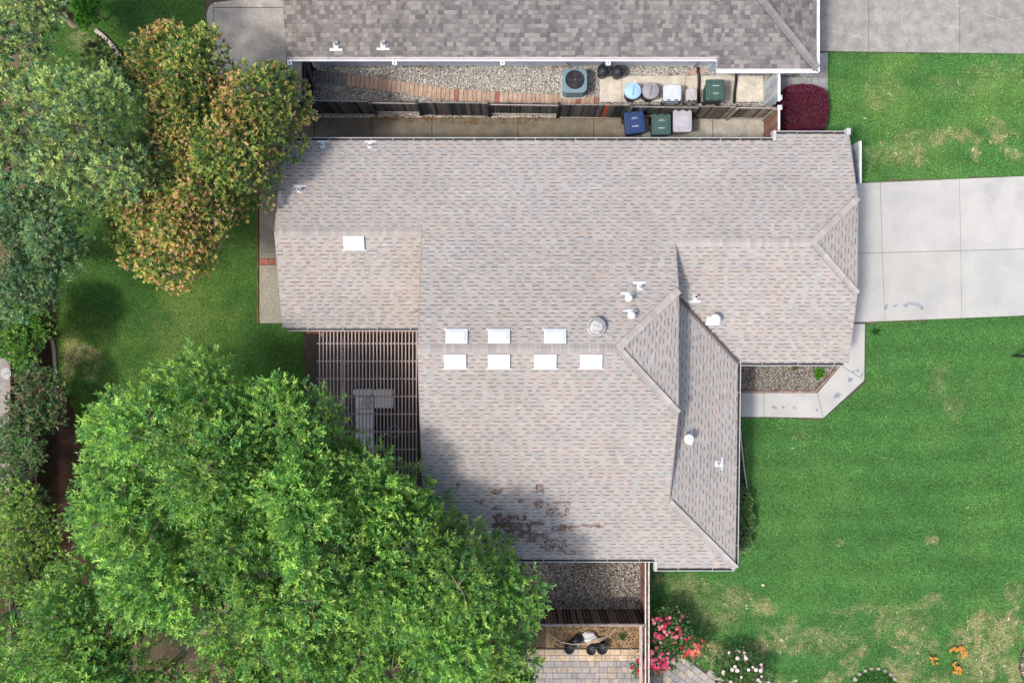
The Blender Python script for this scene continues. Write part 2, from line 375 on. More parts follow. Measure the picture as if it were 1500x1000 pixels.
sheet('planting_bed_soil', [(30, 470), (81, 470), (84, 555), (112, 610), (124, 700), (170, 860), (60, 900), (-30, 900), (-30, 470)], .002, M_dirt, lin((74, 56, 46)))
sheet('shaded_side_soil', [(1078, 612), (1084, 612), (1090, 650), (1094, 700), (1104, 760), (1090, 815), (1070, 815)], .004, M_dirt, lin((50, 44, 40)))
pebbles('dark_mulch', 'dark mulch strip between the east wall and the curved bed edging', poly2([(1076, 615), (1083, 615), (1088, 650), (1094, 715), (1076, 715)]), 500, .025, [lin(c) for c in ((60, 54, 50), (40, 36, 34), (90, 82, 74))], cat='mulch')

# ------------------------------------------------------------------ concrete: driveways, walks (each slab a part)
def shrink(pp, a):
    cx = sum(p[0] for p in pp) / len(pp); cy = sum(p[1] for p in pp) / len(pp); o = []; n = len(pp)
    area = sum(pp[i][0] * pp[(i + 1) % n][1] - pp[(i + 1) % n][0] * pp[i][1] for i in range(n))
    if area < 0: pp = pp[::-1]
    for i in range(n):
        p0 = Vector(pp[i - 1]); p1 = Vector(pp[i]); p2 = Vector(pp[(i + 1) % n])
        d1 = (p1 - p0).normalized(); d2 = (p2 - p1).normalized(); n1 = Vector((-d1.y, d1.x)); n2 = Vector((-d2.y, d2.x))
        bis = (n1 + n2); k = a / max(.3, bis.length_squared / 2)
        q = p1 + bis * k; o.append((q.x, q.y))
    return o
def slab(name, pp, z0, z1, col, m, parent, gap=.007, bev=.008):
    poly = shrink([p[:2] for p in pp], gap); b = MB(); n = len(poly)
    b.prism(poly, z0, z1 - bev, col); b.f.pop(-n - 1); b.c.pop(-n - 1)
    ins = shrink(poly, bev); 
    for i in range(n):
        j = (i + 1) % n; b.face([(*poly[i], z1 - bev), (*poly[j], z1 - bev), (*ins[j], z1), (*ins[i], z1)], col)
    b.face([(*p, z1) for p in ins], col)
    return b.build(name, m, parent)
def paved(name, outline, base_col, m=None, z=.006):
    b = MB(); b.prism(poly2(outline), z - .05, z, base_col); return structure(name, b, m or M_dirt)
def lerp(a, b, t): return a + (b - a) * t
PALE = lin((168, 166, 160)); JOINT = lin((70, 66, 58))
dw = paved('driveway', [(1200, 271), (1560, 255), (1560, 458), (1200, 474)], JOINT)
def dy(x, t): # driveway row lines: t 0 top, .5 joint, 1 bottom
    return {0: 268.5 - (x - 1258) * .0434, .5: 371 - (x - 1258) * .026, 1: 472 - (x - 1258) * .0405}[t]
cols_x = [(1205, 1205, 1205), (1289, 1292, 1296), (1405, 1407, 1408.5), (1560, 1560, 1560)]
for i in range(3):
    for r_, (ta, tb, ka, kb) in enumerate(((0, .5, 0, 1), (.5, 1, 1, 2))):
        a0, a1 = cols_x[i][ka], cols_x[i][kb]; b0, b1 = cols_x[i + 1][ka], cols_x[i + 1][kb]
        pp = [P(a0, dy(a0, ta)), P(b0, dy(b0, ta)), P(b1, dy(b1, tb)), P(a1, dy(a1, tb))]
        slab('concrete_slab', pp, 0, .035, jit(PALE, .035), M_conc, dw)
nd = paved('neighbouring_driveway', [(1150, -60), (1560, -60), (1560, 80), (1150, 77)], JOINT)
GREYC = lin((138, 136, 129))
for x0, x1, c in ((1150, 1272, 1.0), (1272, 1405, 1.02), (1405, 1560, .93)):
    for y0, y1 in ((-60, -2), (-2, None)):
        pp = [P(x0 - (1 if y0 < 0 and y1 else 0), y0), P(x1, y0), P(x1, y1 if y1 else 75.5 + (x1 - 1200) * .013), P(x0, y1 if y1 else 75.5 + (x0 - 1200) * .013)]
        if y1: y1
        slab('concrete_slab', pp, 0, .035, tuple(v * c for v in GREYC), M_conc_old, nd)
# front walk
fw = paved('front_walk', [(1075, 574), (1195, 574), (1236, 528), (1236, 470), (1268, 470), (1268, 560), (1207, 613), (1075, 612)], JOINT)
for pp in ([(1070, 575), (1119, 575), (1119, 610.5), (1070, 610.5)], [(1119, 575), (1197, 575), (1206, 612), (1119, 610.5)],
           [(1197, 575), (1232, 535), (1266, 557), (1206, 612)], [(1228, 474), (1267, 474), (1266, 557), (1232, 535), (1228, 535)]):
    slab('concrete_slab', poly2(pp), 0, .03, jit(PALE, .02), M_conc, fw)
def crack(parent, pts, z, col, w_=.012, name='crack'):
    b = MB(); q = [Vector(P(*p, z)) for p in pts]; q2 = [q[0]]
    for i in range(len(q) - 1):
        n = max(2, int((q[i + 1] - q[i]).length / .12))
        for k in range(1, n + 1): q2.append(q[i].lerp(q[i + 1], k / n) + Vector((R.uniform(-.025, .025), R.uniform(-.025, .025), 0)))
    for i in range(len(q2) - 1):
        d = (q2[i + 1] - q2[i]).normalized(); s_ = Vector((-d.y, d.x, 0)) * w_ * R.uniform(.3, .8); b.face([q2[i] - s_, q2[i + 1] - s_, q2[i + 1] + s_, q2[i] + s_], col)
    return b.build(name, M_conc_old, parent)
for pts in ([(1205, 44), (1235, 48), (1270, 56)], [(1270, 56), (1268, 70)], [(1392, 0), (1402, 8), (1404, 10)], [(1418, 0), (1415, 12), (1406, 18)], [(1365, 44), (1385, 38), (1404, 40)], [(1320, 30), (1328, 50), (1326, 74)], [(1440, 20), (1470, 30), (1496, 26)]):
    crack(nd, pts, .0365, lin((176, 175, 170)))
crack(nd, [(1326, 60), (1328, 76)], .037, lin((70, 68, 64)), .01)
for pts in ([(1300, 330), (1330, 345), (1350, 372)], [(1420, 300), (1436, 310), (1470, 306)]): crack(dw, pts, .0365, lin((140, 138, 132)), .006)
# worn marks on the pale concrete
def blob_patch(parent, cx, cy, rx, ry, z, col, rot=0, n=15):
    b = MB(); pts = []
    for k in range(n):
        t = 2 * math.pi * k / n; r = 1 + R.uniform(-.5, .35); x = math.cos(t) * rx * r; y = math.sin(t) * ry * r
        pts.append((cx + x * math.cos(rot) - y * math.sin(rot), cy + x * math.sin(rot) + y * math.cos(rot)))
    b.prism(poly2(pts), z - .004, z + .003, col); return b.build('worn_patch', M_conc_old, parent)
WORN = lin((132, 138, 144))
for x, y, rx, ry, ro in ((1297, 450, 3, 5, 0), (1311, 448, 3, 2, -.5), (1326, 447, 4, 3, 0), (1338, 445, 9, 3.2, .25), (1349, 450, 6, 2.5, .7)): blob_patch(dw, x, y, rx, ry, .036, WORN, ro)
for x, y, rx, ry, ro in ((1250, 544, 2.5, 2.5, 0), (1256, 543, 2, 2.5, 0), (1262, 549, 2.5, 3.5, .3), (1244, 556, 3.4, 5, .5), (1226, 579, 4, 6, .9), (1134, 597, 4, 3, .3), (1147, 596, 2, 1.5, 0), (1164, 597, 3.5, 2, .3), (1196, 600, 1.8, 2, 0)):
    blob_patch(fw, x, y, rx, ry, .031, WORN, ro)
# brick edging of the front bed
be = thing('brick_edging', 'low brown brick edging around the gravel bed by the front walk', 'edging', P(1180, 574))
def brick_run(parent, pts, w_, step, z0, z1, cols, m=M_wood, name='brick', gap=.006, align=None):
    total = []
    for i in range(len(pts) - 1):
        a = Vector(P(*pts[i])[:2]); b = Vector(P(*pts[i + 1])[:2]); L = (b - a).length; n = max(1, round(L / step)); d = (b - a) / n
        nn = Vector((-d.y, d.x)).normalized() * w_ / 2
        for k in range(n):
            p = a + d * k; q = p + d
            c = jit(R.choice(cols), .12); poly = shrink([tuple(p - nn), tuple(q - nn), tuple(q + nn), tuple(p + nn)], gap)
            mb = MB(); mb.prism(poly, z0, z1 + R.uniform(-.004, .004), c); total.append(mb.build(name, m, parent))
    return total
brick_run(be, [(1085, 573.5), (1194, 573.5), (1229, 535)], .1, .2, 0, .07, [lin((142, 120, 106)), lin((128, 108, 98))])
# north side walk between fence and house
nw = paved('side_walk', [(400, 173), (1119, 173), (1119, 232), (400, 232)], lin((60, 56, 44)))
xs = [400, 461, 545, 633, 759, 870, 939, 1044, 1119]; OLD = lin((100, 92, 79)); NEWC = lin((158, 152, 139))
for i in range(len(xs) - 1):
    c = NEWC if i >= 6 else (tuple(v * (1 + .06 * i) for v in OLD) if i < 6 else OLD)
    slab('concrete_slab', poly2([(xs[i], 173.5), (xs[i + 1], 173.5), (xs[i + 1], 230), (xs[i], 230)]), 0, .03, jit(c, .05), M_conc_old, nw, gap=.012)
pad = paved('storage_pad', [(878, 110), (1118, 110), (1118, 151), (878, 151)], lin((60, 56, 44)))
xs = [878, 911, 1004, 1022, 1078, 1118]
for i in range(len(xs) - 1): slab('concrete_slab', poly2([(xs[i], 111), (xs[i + 1], 111), (xs[i + 1], 150), (xs[i], 150)]), 0, .03, jit(lin((190, 182, 168)), .04), M_conc_old, pad)
for x0, x1 in ((1008, 1019), (1023, 1032)):
    b = MB(); b.box(PX(x0), PY(109), 0, PX(x1), PY(103), .06, lin((170, 140, 126))); b.build('brick', M_wood, pad)
fwk = paved('neighbouring_side_walk', [(1148, 114), (1170, 114), (1170, 81), (1213, 81), (1213, 134), (1148, 134)], lin((60, 56, 50)))
for pp in ([(1170, 77.5), (1212.5, 77.5), (1212.5, 113), (1170, 113)], [(1188, 113), (1212.5, 113), (1212.5, 135), (1188, 135)], [(1158, 113.5), (1188, 113.5), (1188, 135), (1158, 135)], [(1142, 113.5), (1158, 113.5), (1158, 135), (1142, 135)]):
    slab('concrete_slab', poly2(pp), 0, .03, jit(lin((140, 138, 134)), .05), M_conc_old, fwk)
# west strip walk: exposed aggregate with a brick band
ws = paved('side_path', [(379, 234), (440, 234), (440, 474), (379, 474)], lin((60, 52, 44)))
AG = lin((122, 118, 106))
slab('aggregate_slab', poly2([(380, 234), (440, 234), (440, 299), (380, 299)]), 0, .03, AG, M_aggr, ws)
slab('aggregate_slab', poly2([(380, 299), (440, 299), (440, 379), (380, 379)]), 0, .03, AG, M_aggr, ws)
slab('aggregate_slab', poly2([(380, 388), (440, 388), (440, 473.5), (380, 473.5)]), 0, .03, lin((134, 130, 114)), M_aggr, ws)
for k in range(6):
    b = MB(); b.box(PX(380 + k * 7) + .008, PY(387.6), 0, PX(387 + k * 7) - .004, PY(379.4), .034, jit(lin((146, 96, 80)), .12)); b.build('brick', M_wood, ws)
brick_run(ws, [(378, 300), (378, 473)], .06, .2, 0, .04, [lin((120, 78, 60)), lin((100, 66, 52))])
# neighbour patio top left
np_ = paved('neighbouring_patio', [(304, 8), (312, 0), (330, -60), (470, -60), (470, 160), (330, 160), (306, 120), (302, 60)], JOINT)
pc = lin((146, 140, 131))
slab('concrete_slab', poly2([(313, 12), (420, 12), (420, 150), (330, 150), (313, 100)]), 0, .03, pc, M_conc_old, np_)
slab('concrete_slab', poly2([(303, 20), (306, 10), (312.5, 4), (313, 12), (313, 100), (325, 145), (306, 120), (303, 80)]), 0, .03, jit(pc, .05), M_conc_old, np_)
slab('concrete_slab', poly2([(313, 4), (340, 1), (420, -4), (420, 11.5), (313, 11.5)]), 0, .03, jit(pc, .05), M_conc_old, np_)
slab('concrete_slab', poly2([(420.5, -60), (470, -60), (470, 92), (420.5, 92)]), 0, .03, jit(pc, .05), M_conc_old, np_)
slab('concrete_slab', poly2([(420.5, 92), (452, 92), (452, 155), (420.5, 155)]), 0, .03, tuple(v * .7 for v in pc), M_conc_old, np_)
# paver path in the neighbour alley (each paver a part)
pth = kind(thing('paver_path', 'winding path of tan and red pavers set in pale gravel', 'path', P(640, 135)), 'structure')
del pth['category']
cl = [(463, 112), (500, 116.5), (560, 125), (605, 131), (650, 138.5), (700, 142), (760, 146), (820, 149), (877, 152)]
tan = [lin((172, 146, 126)), lin((178, 154, 136)), lin((164, 138, 118)), lin((170, 146, 130))]; red = lin((150, 100, 92))
L_ = [Vector(P(*p)[:2]) for p in cl]; acc = [0]
for i in range(len(L_) - 1): acc.append(acc[-1] + (L_[i + 1] - L_[i]).length)
n = int(acc[-1] / .19)
def along(s):
    for i in range(len(L_) - 1):
        if s <= acc[i + 1]: return L_[i].lerp(L_[i + 1], (s - acc[i]) / (acc[i + 1] - acc[i]))
    return L_[-1]
for k in range(n):
    s = k * acc[-1] / n; c = along(s + .09); d = (along(min(acc[-1], s + .5)) - along(max(0, s - .4))).normalized(); a = math.atan2(d.y, d.x) * .55 + R.uniform(-.03, .03)
    col = jit(red if (k > 22 and R.random() < .2) else R.choice(tan), .08)
    if s < 1.3: col = lin((120, 116, 110))
    hx, hy = .09, .255; ca, sa = math.cos(a), math.sin(a)
    poly = [(c.x + x * ca - y * sa, c.y + x * sa + y * ca) for x, y in ((-hx, -hy), (hx, -hy), (hx, hy), (-hx, hy))]
    slab('brick', poly, .0, .06 + R.uniform(-.006, .006), col, M_wood, pth, gap=.002, bev=.006)
# patio under the pergola
pt = paved('patio', [(447, 478), (640, 478), (640, 800), (447, 800)], lin((56, 50, 46)))
for x0, x1 in ((448, 500), (507, 560), (560, 626)):
    for y0, y1 in ((489, 560), (560, 640), (640, 720)):
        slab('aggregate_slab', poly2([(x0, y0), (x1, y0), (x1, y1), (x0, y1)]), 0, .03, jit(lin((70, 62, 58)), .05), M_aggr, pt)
for k in range(26):
    b = MB(); b.box(PX(448 + k * 6.7) + .006, PY(488.6), 0, PX(448 + k * 6.7 + 6.7) - .002, PY(481), .034, jit(lin((150, 100, 82)), .12)); b.build('brick', M_wood, pt)
for k in range(34):
    b = MB(); b.box(PX(500.4), PY(489 + (k + 1) * 6.7) + .006, 0, PX(506.6), PY(489 + k * 6.7) - .002, .034, jit(lin((130, 118, 116)), .12)); b.build('brick', M_wood, pt)
# pavers south side yard, each a part
sp = paved('paver_terrace', [(770, 948), (1000, 948), (1064, 1010), (1064, 1060), (770, 1060)], lin((70, 62, 54)))
PV = [lin(c) for c in ((150, 143, 137), (142, 138, 135), (152, 144, 134), (136, 132, 130), (156, 145, 128), (146, 141, 136))]
y = 950.0; row = 0
while y < 996:
    hgt_ = 8.6; x = 772 + R.uniform(-4, 0)
    while x < 932:
        w_ = R.choice((6.5, 9, 12.5, 12.5)); c = R.choice(PV if row > 1 else [lin((180, 160, 132)), lin((176, 158, 136)), lin((170, 158, 144))])
        slab('paver', poly2([(x, y), (x + w_, y), (x + w_, y + hgt_), (x, y + hgt_)]), 0, .03 + R.uniform(-.002, .002), jit(c, .09), M_conc_old, sp, gap=.006, bev=.006)
        x += w_
    y += hgt_; row += 1
cx, cy, an = 1010, 985, math.radians(38)
reg = [(948, 976), (978, 975), (986, 964), (1002, 962), (1058, 994), (1050, 1030), (948, 1030)]
for i in range(-8, 9):
    for j in range(-7, 8):
        rotd = True
        ux, uy = i * 13 + (j % 2) * 6, j * 9.2; x = cx + ux * math.cos(an) - uy * math.sin(an); yy = cy + ux * math.sin(an) + uy * math.cos(an)
        if not (inpoly(np.array([x]), np.array([yy]), reg)[0]): continue
        if x < 976: continue
        q = [(x + a * math.cos(an) - b_ * math.sin(an), yy + a * math.sin(an) + b_ * math.cos(an)) for a, b_ in ((-6.5, -4.6), (6.5, -4.6), (6.5, 4.6), (-6.5, 4.6))]
        slab('paver', poly2(q), 0, .034, jit(R.choice(PV), .09), M_conc_old, sp, gap=.006, bev=.006)
for i in range(4):
    for j in range(4):
        slab('paver', poly2([(949 + i * 7, 976 + j * 8), (956 + i * 7, 976 + j * 8), (956 + i * 7, 984 + j * 8), (949 + i * 7, 984 + j * 8)]), 0, .03, jit(R.choice(PV), .09), M_conc_old, sp, gap=.006, bev=.006)

# ------------------------------------------------------------------ houses
class Plane:
    def __init__(s, p, q, r):
        n = (Vector(q) - Vector(p)).cross(Vector(r) - Vector(p)).normalized()
        if n.z < 0: n = -n
        s.n = n; s.b = -n.x / n.z; s.c = -n.y / n.z; s.a = p[2] - s.b * p[0] - s.c * p[1]
    def z(s, x, y): return s.a + s.b * x + s.c * y
    def px(s, px, py):
        u = (px - 750) / F; v = (500 - py) / F; k = s.b * u + s.c * v; z = (s.a + k * H) / (1 + k); return Vector((u * (H - z), v * (H - z), z))
def clip_convex(poly, clip):
    """Sutherland-Hodgman, clip is CCW convex"""
    out = poly
    for i in range(len(clip)):
        a = clip[i]; b = clip[(i + 1) % len(clip)]; inp = out; out = []
        if not inp: return []
        ex, ey = b[0] - a[0], b[1] - a[1]
        def side(p): return ex * (p[1] - a[1]) - ey * (p[0] - a[0])
        for k in range(len(inp)):
            p = inp[k]; q = inp[(k + 1) % len(inp)]; sp_, sq = side(p), side(q)
            if sp_ >= 0: out.append(p)
            if (sp_ >= 0) != (sq >= 0):
                t = sp_ / (sp_ - sq); out.append((p[0] + (q[0] - p[0]) * t, p[1] + (q[1] - p[1]) * t))
    return out
def ccw(p):
    a = sum(p[i][0] * p[(i + 1) % len(p)][1] - p[(i + 1) % len(p)][0] * p[i][1] for i in range(len(p)))
    return p if a > 0 else p[::-1]
def shingle_tabs(plane, pieces, expo, palette, band, rs, wr=(.13, .34), band_h=.034, raised_p=.62, tint=None, vary=.028):
    """yields (area*scale, MB) of each shingle tab lying on plane, clipped to the convex pieces (plan XY)"""
    n = plane.n; dn = Vector((n.x, n.y, 0))
    if dn.length < 1e-6: dn = Vector((0, -1, 0))
    dn.normalize(); cosA = n.z
    vdir = Vector((-dn.x, -dn.y)); udir = Vector((-vdir.y, vdir.x)) * -1       # plan directions: v up-slope, u along the eave
    if udir.x * vdir.y - udir.y * vdir.x < 0: udir = -udir
    pieces = [ccw([tuple(q) for q in p]) for p in pieces]
    uv = [[(Vector(q).dot(udir), Vector(q).dot(vdir)) for q in p] for p in pieces]; uv = [ccw(p) for p in uv]
    u0 = min(q[0] for p in uv for q in p); u1 = max(q[0] for p in uv for q in p)
    v0 = min(q[1] for p in uv for q in p); v1 = max(q[1] for p in uv for q in p)
    ev = expo * cosA; res = []; v = v0; drift = 0
    def p3(q, h):
        x = udir.x * q[0] + vdir.x * q[1]; y = udir.y * q[0] + vdir.y * q[1]; return (x + n.x * h, y + n.y * h, plane.z(x, y) + n.z * h)
    ri = 0
    while v < v1:
        u = u0 - rs.uniform(0, .3); up = False; row_k = 1 + rs.uniform(-.015, .015)
        while u < u1:
            w_ = rs.uniform(*wr); up = (not up) if rs.random() < .93 else up; raised = up
            th = (.020 if raised else .009) + rs.uniform(-.002, .002)
            c = jit(rs.choice(palette), vary, rs); c = tuple(k_ * row_k for k_ in c)
            if not raised: c = tuple(k_ * .97 for k_ in c)
            if tint: 
                X = udir.x * (u + w_ / 2) + vdir.x * v; Y = udir.y * (u + w_ / 2) + vdir.y * v; c = tint(X, Y, c)
            rect = [(u, v), (u + w_, v), (u + w_, v + ev), (u, v + ev)]
            for pc_ in uv:
                q = clip_convex(rect, pc_)
                if len(q) < 3: continue
                ar = sum(q[i][0] * q[(i + 1) % len(q)][1] - q[(i + 1) % len(q)][0] * q[i][1] for i in range(len(q))) / 2
                if ar < 2e-4: continue
                mb = MB(); m_ = len(q)
                def hh(pt): return th * (1 - .55 * (pt[1] - v) / ev)
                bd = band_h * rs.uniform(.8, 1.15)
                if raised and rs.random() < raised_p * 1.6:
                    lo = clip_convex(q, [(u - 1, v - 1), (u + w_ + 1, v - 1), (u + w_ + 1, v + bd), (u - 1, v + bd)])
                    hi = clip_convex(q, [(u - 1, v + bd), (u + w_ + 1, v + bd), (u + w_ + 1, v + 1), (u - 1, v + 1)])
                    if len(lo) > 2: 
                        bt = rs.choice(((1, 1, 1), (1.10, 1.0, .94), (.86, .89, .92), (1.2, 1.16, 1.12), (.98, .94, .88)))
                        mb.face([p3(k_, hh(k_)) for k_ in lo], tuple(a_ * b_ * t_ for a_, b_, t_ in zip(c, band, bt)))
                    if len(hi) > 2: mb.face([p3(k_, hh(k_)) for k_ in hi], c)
                else: mb.face([p3(k_, hh(k_)) for k_ in q], c)
                for i in range(m_):
                    a_, b_ = q[i], q[(i + 1) % m_]
                    if a_[1] > v + ev - 1e-4 and b_[1] > v + ev - 1e-4: continue
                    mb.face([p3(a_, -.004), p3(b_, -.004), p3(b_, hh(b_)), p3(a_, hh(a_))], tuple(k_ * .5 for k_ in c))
                zz = plane.z(udir.x * u + vdir.x * v, udir.y * u + vdir.y * v)
                res.append((ar / (H - zz) ** 2, mb))
            u += w_
        v += ev
    return res
def place_shingles(tabs, roof, m, limit=300):
    tabs.sort(key=lambda t: -t[0])
    for _, mb in tabs[:limit]: mb.build('shingle', m, roof)
    big = MB()
    for _, mb in tabs[limit:]:
        o = len(big.v); big.v += mb.v; big.f += [tuple(i + o for i in f) for f in mb.f]; big.c += mb.c
    if big.f: kind(big.build('shingle_courses', m, roof), 'stuff')
def deck(pieces_planes, th, m, col, house, name='roof'):
    b = MB()
    for plane, pieces in pieces_planes:
        for p in pieces:
            p = ccw([tuple(q) for q in p]); n = len(p)
            b.face([(x, y, plane.z(x, y) - .001) for x, y in p], col); b.face([(x, y, plane.z(x, y) - th) for x, y in reversed(p)], col)
            for i in range(n):
                a, c = p[i], p[(i + 1) % n]
                b.face([(*a, plane.z(*a) - th), (*c, plane.z(*c) - th), (*c, plane.z(*c) - .001), (*a, plane.z(*a) - .001)], col)
    return b.build(name, m, house)
def caps(p, q, nl, nr, step, wd, palette, roof, m, rs=R, name='ridge_shingle', lift=.022):
    """bent cap shingles laid from the low end p to the high end q; nl, nr normals of the slopes left and right"""
    p = Vector(p); q = Vector(q); d = (q - p); L = d.length; d.normalize(); n = max(1, round(L / step))
    sl = nl.cross(d).normalized(); sr = d.cross(nr).normalized()
    if sl.cross(d).z > 0: pass
    for k in range(n):
        a = p + d * (L * k / n); b = p + d * (L * (k + 1) / n); up = ((nl + nr) / 2).normalized()
        c = jit(rs.choice(palette), .06, rs); mb = MB(); h0 = lift + .016; h1 = lift; b = b - d * .008
        A = [a - sl * 0 + up * h0 * 1.25, a + sl * wd + nl * h0, a + sr * wd + nr * h0]; B = [b + up * h1 * 1.25, b + sl * wd + nl * h1, b + sr * wd + nr * h1]
        mb.face([A[0], A[1], B[1], B[0]], c); mb.face([A[2], A[0], B[0], B[2]], c)
        dk = tuple(x * .45 for x in c)
        mb.face([A[1], A[0], A[0] - up * .03, A[1] - nl * .03], dk); mb.face([A[0], A[2], A[2] - nr * .03, A[0] - up * .03], dk)
        mb.face([A[1], A[1] - nl * .03, B[1] - nl * .03, B[1]], dk); mb.face([A[2], B[2], B[2] - nr * .03, A[2] - nr * .03], dk)
        mb.build(name, m, roof)
def gutter(p, q, out, parent, col=WHITE, wd=.13, inner=None, straps=.8, name='gutter', dark=(.05, .045, .04), hang=-.03):
    """open trough from p to q, out = outward unit vector in plan"""
    p = Vector(p); q = Vector(q); o = Vector((*out, 0)); b = MB(); z0 = hang
    prof = [(0, z0), (0, z0 - .11), (wd, z0 - .11), (wd, z0 + .01), (wd - .028, z0 + .01), (wd - .028, z0 - .012), (wd - .034, z0 - .085), (.012, z0 - .085), (.012, z0)]
    cs = [col, col, col, col, col, inner or dark, dark, inner or dark, col]
    n = len(prof)
    A = [p + o * x + Vector((0, 0, z)) for x, z in prof]; B = [q + o * x + Vector((0, 0, z)) for x, z in prof]
    for i in range(n):
        j = (i + 1) % n; b.face([A[i], A[j], B[j], B[i]], cs[i])
    for E in (A, B):
        b.face([E[0], E[1], E[2], E[3]], col)
    gt = b.build(name, M_metal, parent)
    L = (q - p).length; d = (q - p).normalized(); k = straps * .6
    while k < L:
        s = MB(); c = p + d * k + Vector((0, 0, z0 + .012)); s.bar(c, c + o * (wd - .005), .025, .008, tuple(v * .85 for v in col)); s.build('gutter_strap', M_metal, gt); k += straps * R.uniform(.95, 1.05)
    return gt

# ---- main house planes
hs = thing('ranch_house', 'ranch house under a large pinkish grey shingle roof in the centre', 'house', (1.5, 0, 0))
Yr, Zr, sl_ = -.25, 5.06, .3
PN = Plane((0, Yr, Zr), (1, Yr, Zr), (0, Yr + 1, Zr - sl_)); PS = Plane((0, Yr, Zr), (1, Yr, Zr), (0, Yr - 1, Zr - sl_))
lr = PN.px(500, 339.5); PLS = Plane((0, lr.y, lr.z), (1, lr.y, lr.z), (0, lr.y - 1, lr.z - sl_))
gr_ = PN.px(1100, 355); PGS = Plane((0, gr_.y, gr_.z), (1, gr_.y, gr_.z), (0, gr_.y - 1, gr_.z - sl_))
XE = 6.18; XW = -3.42; XL = -9.01; XG = 13.3
pk = PN.px(905, 510); pk = Vector((pk.x, Yr, Zr))
hN = PN.px(995, 425); hN.x = XE; hN.z = PN.z(XE, hN.y); hS = PS.px(992, 605); hS.x = XE; hS.z = PS.z(XE, hS.y)
PME = Plane(pk, hN, hS)
gpk = Vector((PX(1190, gr_.z), gr_.y, gr_.z)); gN = PN.px(1258, 290); gN.x = XG; gN.z = PN.z(XG, gN.y); gS = PGS.px(1258, 430); gS.x = XG; gS.z = PGS.z(XG, gS.y)
PGE = Plane(gpk, gN, gS)
hb = PS.px(980, 735); hc = PS.px(1077, 831.5)
ev_ = PGS.px(1081, 531); YG = ev_.y
XJ = 10.44; YN = PN.px(700, 206).y; YN2 = PN.px(1180, 196.5).y; YLS = PLS.px(500, 480).y; YS = PS.px(800, 818.5).y
PEL = Plane(hb, hc, (ev_.x, ev_.y, PGS.z(ev_.x, ev_.y)))
# valley between PEL and PGS at X=XE
yv = (PEL.a + PEL.b * XE - PGS.a - PGS.b * XE) / (PGS.c - PEL.c)
hj = hb.lerp(hc, (YS - hb.y) / (hc.y - hb.y)); XS2 = PX(963, 2.5)
pcs_N = [[(XL, lr.y), (XW, lr.y), (XW, YN), (XL, YN)],
         [(XW, Yr), (pk.x, Yr), (XE, hN.y), (XE, YN), (XW, YN)],
         [(XE, gr_.y), (XJ, gr_.y), (XJ, YN), (XE, YN)],
         [(XJ, gr_.y), (gpk.x, gr_.y), (XG, gN.y), (XG, YN2), (XJ, YN2)]]
pcs_LS = [[(XL, lr.y), (XL, YLS), (XW, YLS), (XW, lr.y)]]
pcs_S = [[(XW, Yr), (pk.x, Yr), (XE, hS.y), (hb.x, hb.y), (XW, hb.y)], [(XW, hb.y), (hb.x, hb.y), (hj.x, hj.y), (XW, YS)], [(XS2, YS), (hj.x, hj.y), (hc.x, hc.y), (XS2, hc.y)]]
pcs_ME = [[(pk.x, pk.y), (XE, hN.y), (XE, hS.y)]]
pcs_GE = [[(gpk.x, gpk.y), (XG, gN.y), (XG, gS.y)]]
pcs_EL = [[(hb.x, hb.y), (hc.x, hc.y), (ev_.x, ev_.y), (XE, yv), (hb.x, yv)]]
pcs_GS = [[(XE, gr_.y), (gpk.x, gr_.y), (XG, gS.y), (XG, YG), (ev_.x, ev_.y), (XE, yv)]]
allp = [(PN, pcs_N), (PLS, pcs_LS), (PS, pcs_S), (PME, pcs_ME), (PGE, pcs_GE), (PEL, pcs_EL), (PGS, pcs_GS)]
roof = deck(allp, .16, M_paint, lin((196, 190, 184)), hs)
def roof_h(x, y, low=False):
    zs = [pl.z(x, y) for pl, ps in allp for p in ps if inpoly(np.array([x]), np.array([y]), p)[0]]
    return (min(zs) if low else max(zs)) if zs else 2.5
PAL = [lin(c) for c in ((160, 153, 145), (157, 151, 145), (163, 154, 146), (164, 159, 152), (155, 149, 143), (165, 154, 146), (158, 155, 150), (161, 155, 148), (165, 156, 149), (154, 150, 145))]
def roof_tint(X, Y, c):
    n1 = float(fbm(np.array([X * .6]), np.array([Y * .6]))[0]); n2 = float(vnoise(np.array([X * 2.2 + 7]), np.array([Y * 5 + 3]))[0])
    k0 = 1 + .07 * (float(fbm(np.array([X * .35 + 60]), np.array([Y * 1.4 + 20]))[0]) - .5); c = (c[0] * k0 * (1 + .06 * (n1 - .5)), c[1] * k0, c[2] * k0 * (1 - .06 * (n1 - .5)))
    if n2 > .84: c = (c[0] * .95, c[1] * .99, c[2] * 1.03)
    # mineral staining along the west edge of the main block, on the left wing
    k = math.exp(-((X + 3.7) / .55) ** 2) * (1 if X < XW and Y < 4.0 else 0) * (.03 + .06 * n1)
    return (c[0] * (1 - k * .3), c[1] * (1 - k * .8), c[2] * (1 - k * 1.3))
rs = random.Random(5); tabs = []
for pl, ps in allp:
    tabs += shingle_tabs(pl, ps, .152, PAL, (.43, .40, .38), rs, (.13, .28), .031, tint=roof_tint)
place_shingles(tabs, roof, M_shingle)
CAP = [lin(c) for c in ((160, 153, 147), (165, 158, 151), (154, 148, 142))]
def V3(x, y, pl): return Vector((x, y, pl.z(x, y)))
caps((XW, Yr, Zr), (pk.x - .05, Yr, Zr), PN.n, PS.n, .15, .15, CAP, roof, M_shingle)
caps((XL, lr.y, lr.z), (XW, lr.y, lr.z), PN.n, PLS.n, .15, .15, CAP, roof, M_shingle)
caps((gpk.x, gr_.y, gr_.z), (XE, gr_.y, gr_.z), PGS.n, PN.n, .15, .15, CAP, roof, M_shingle)
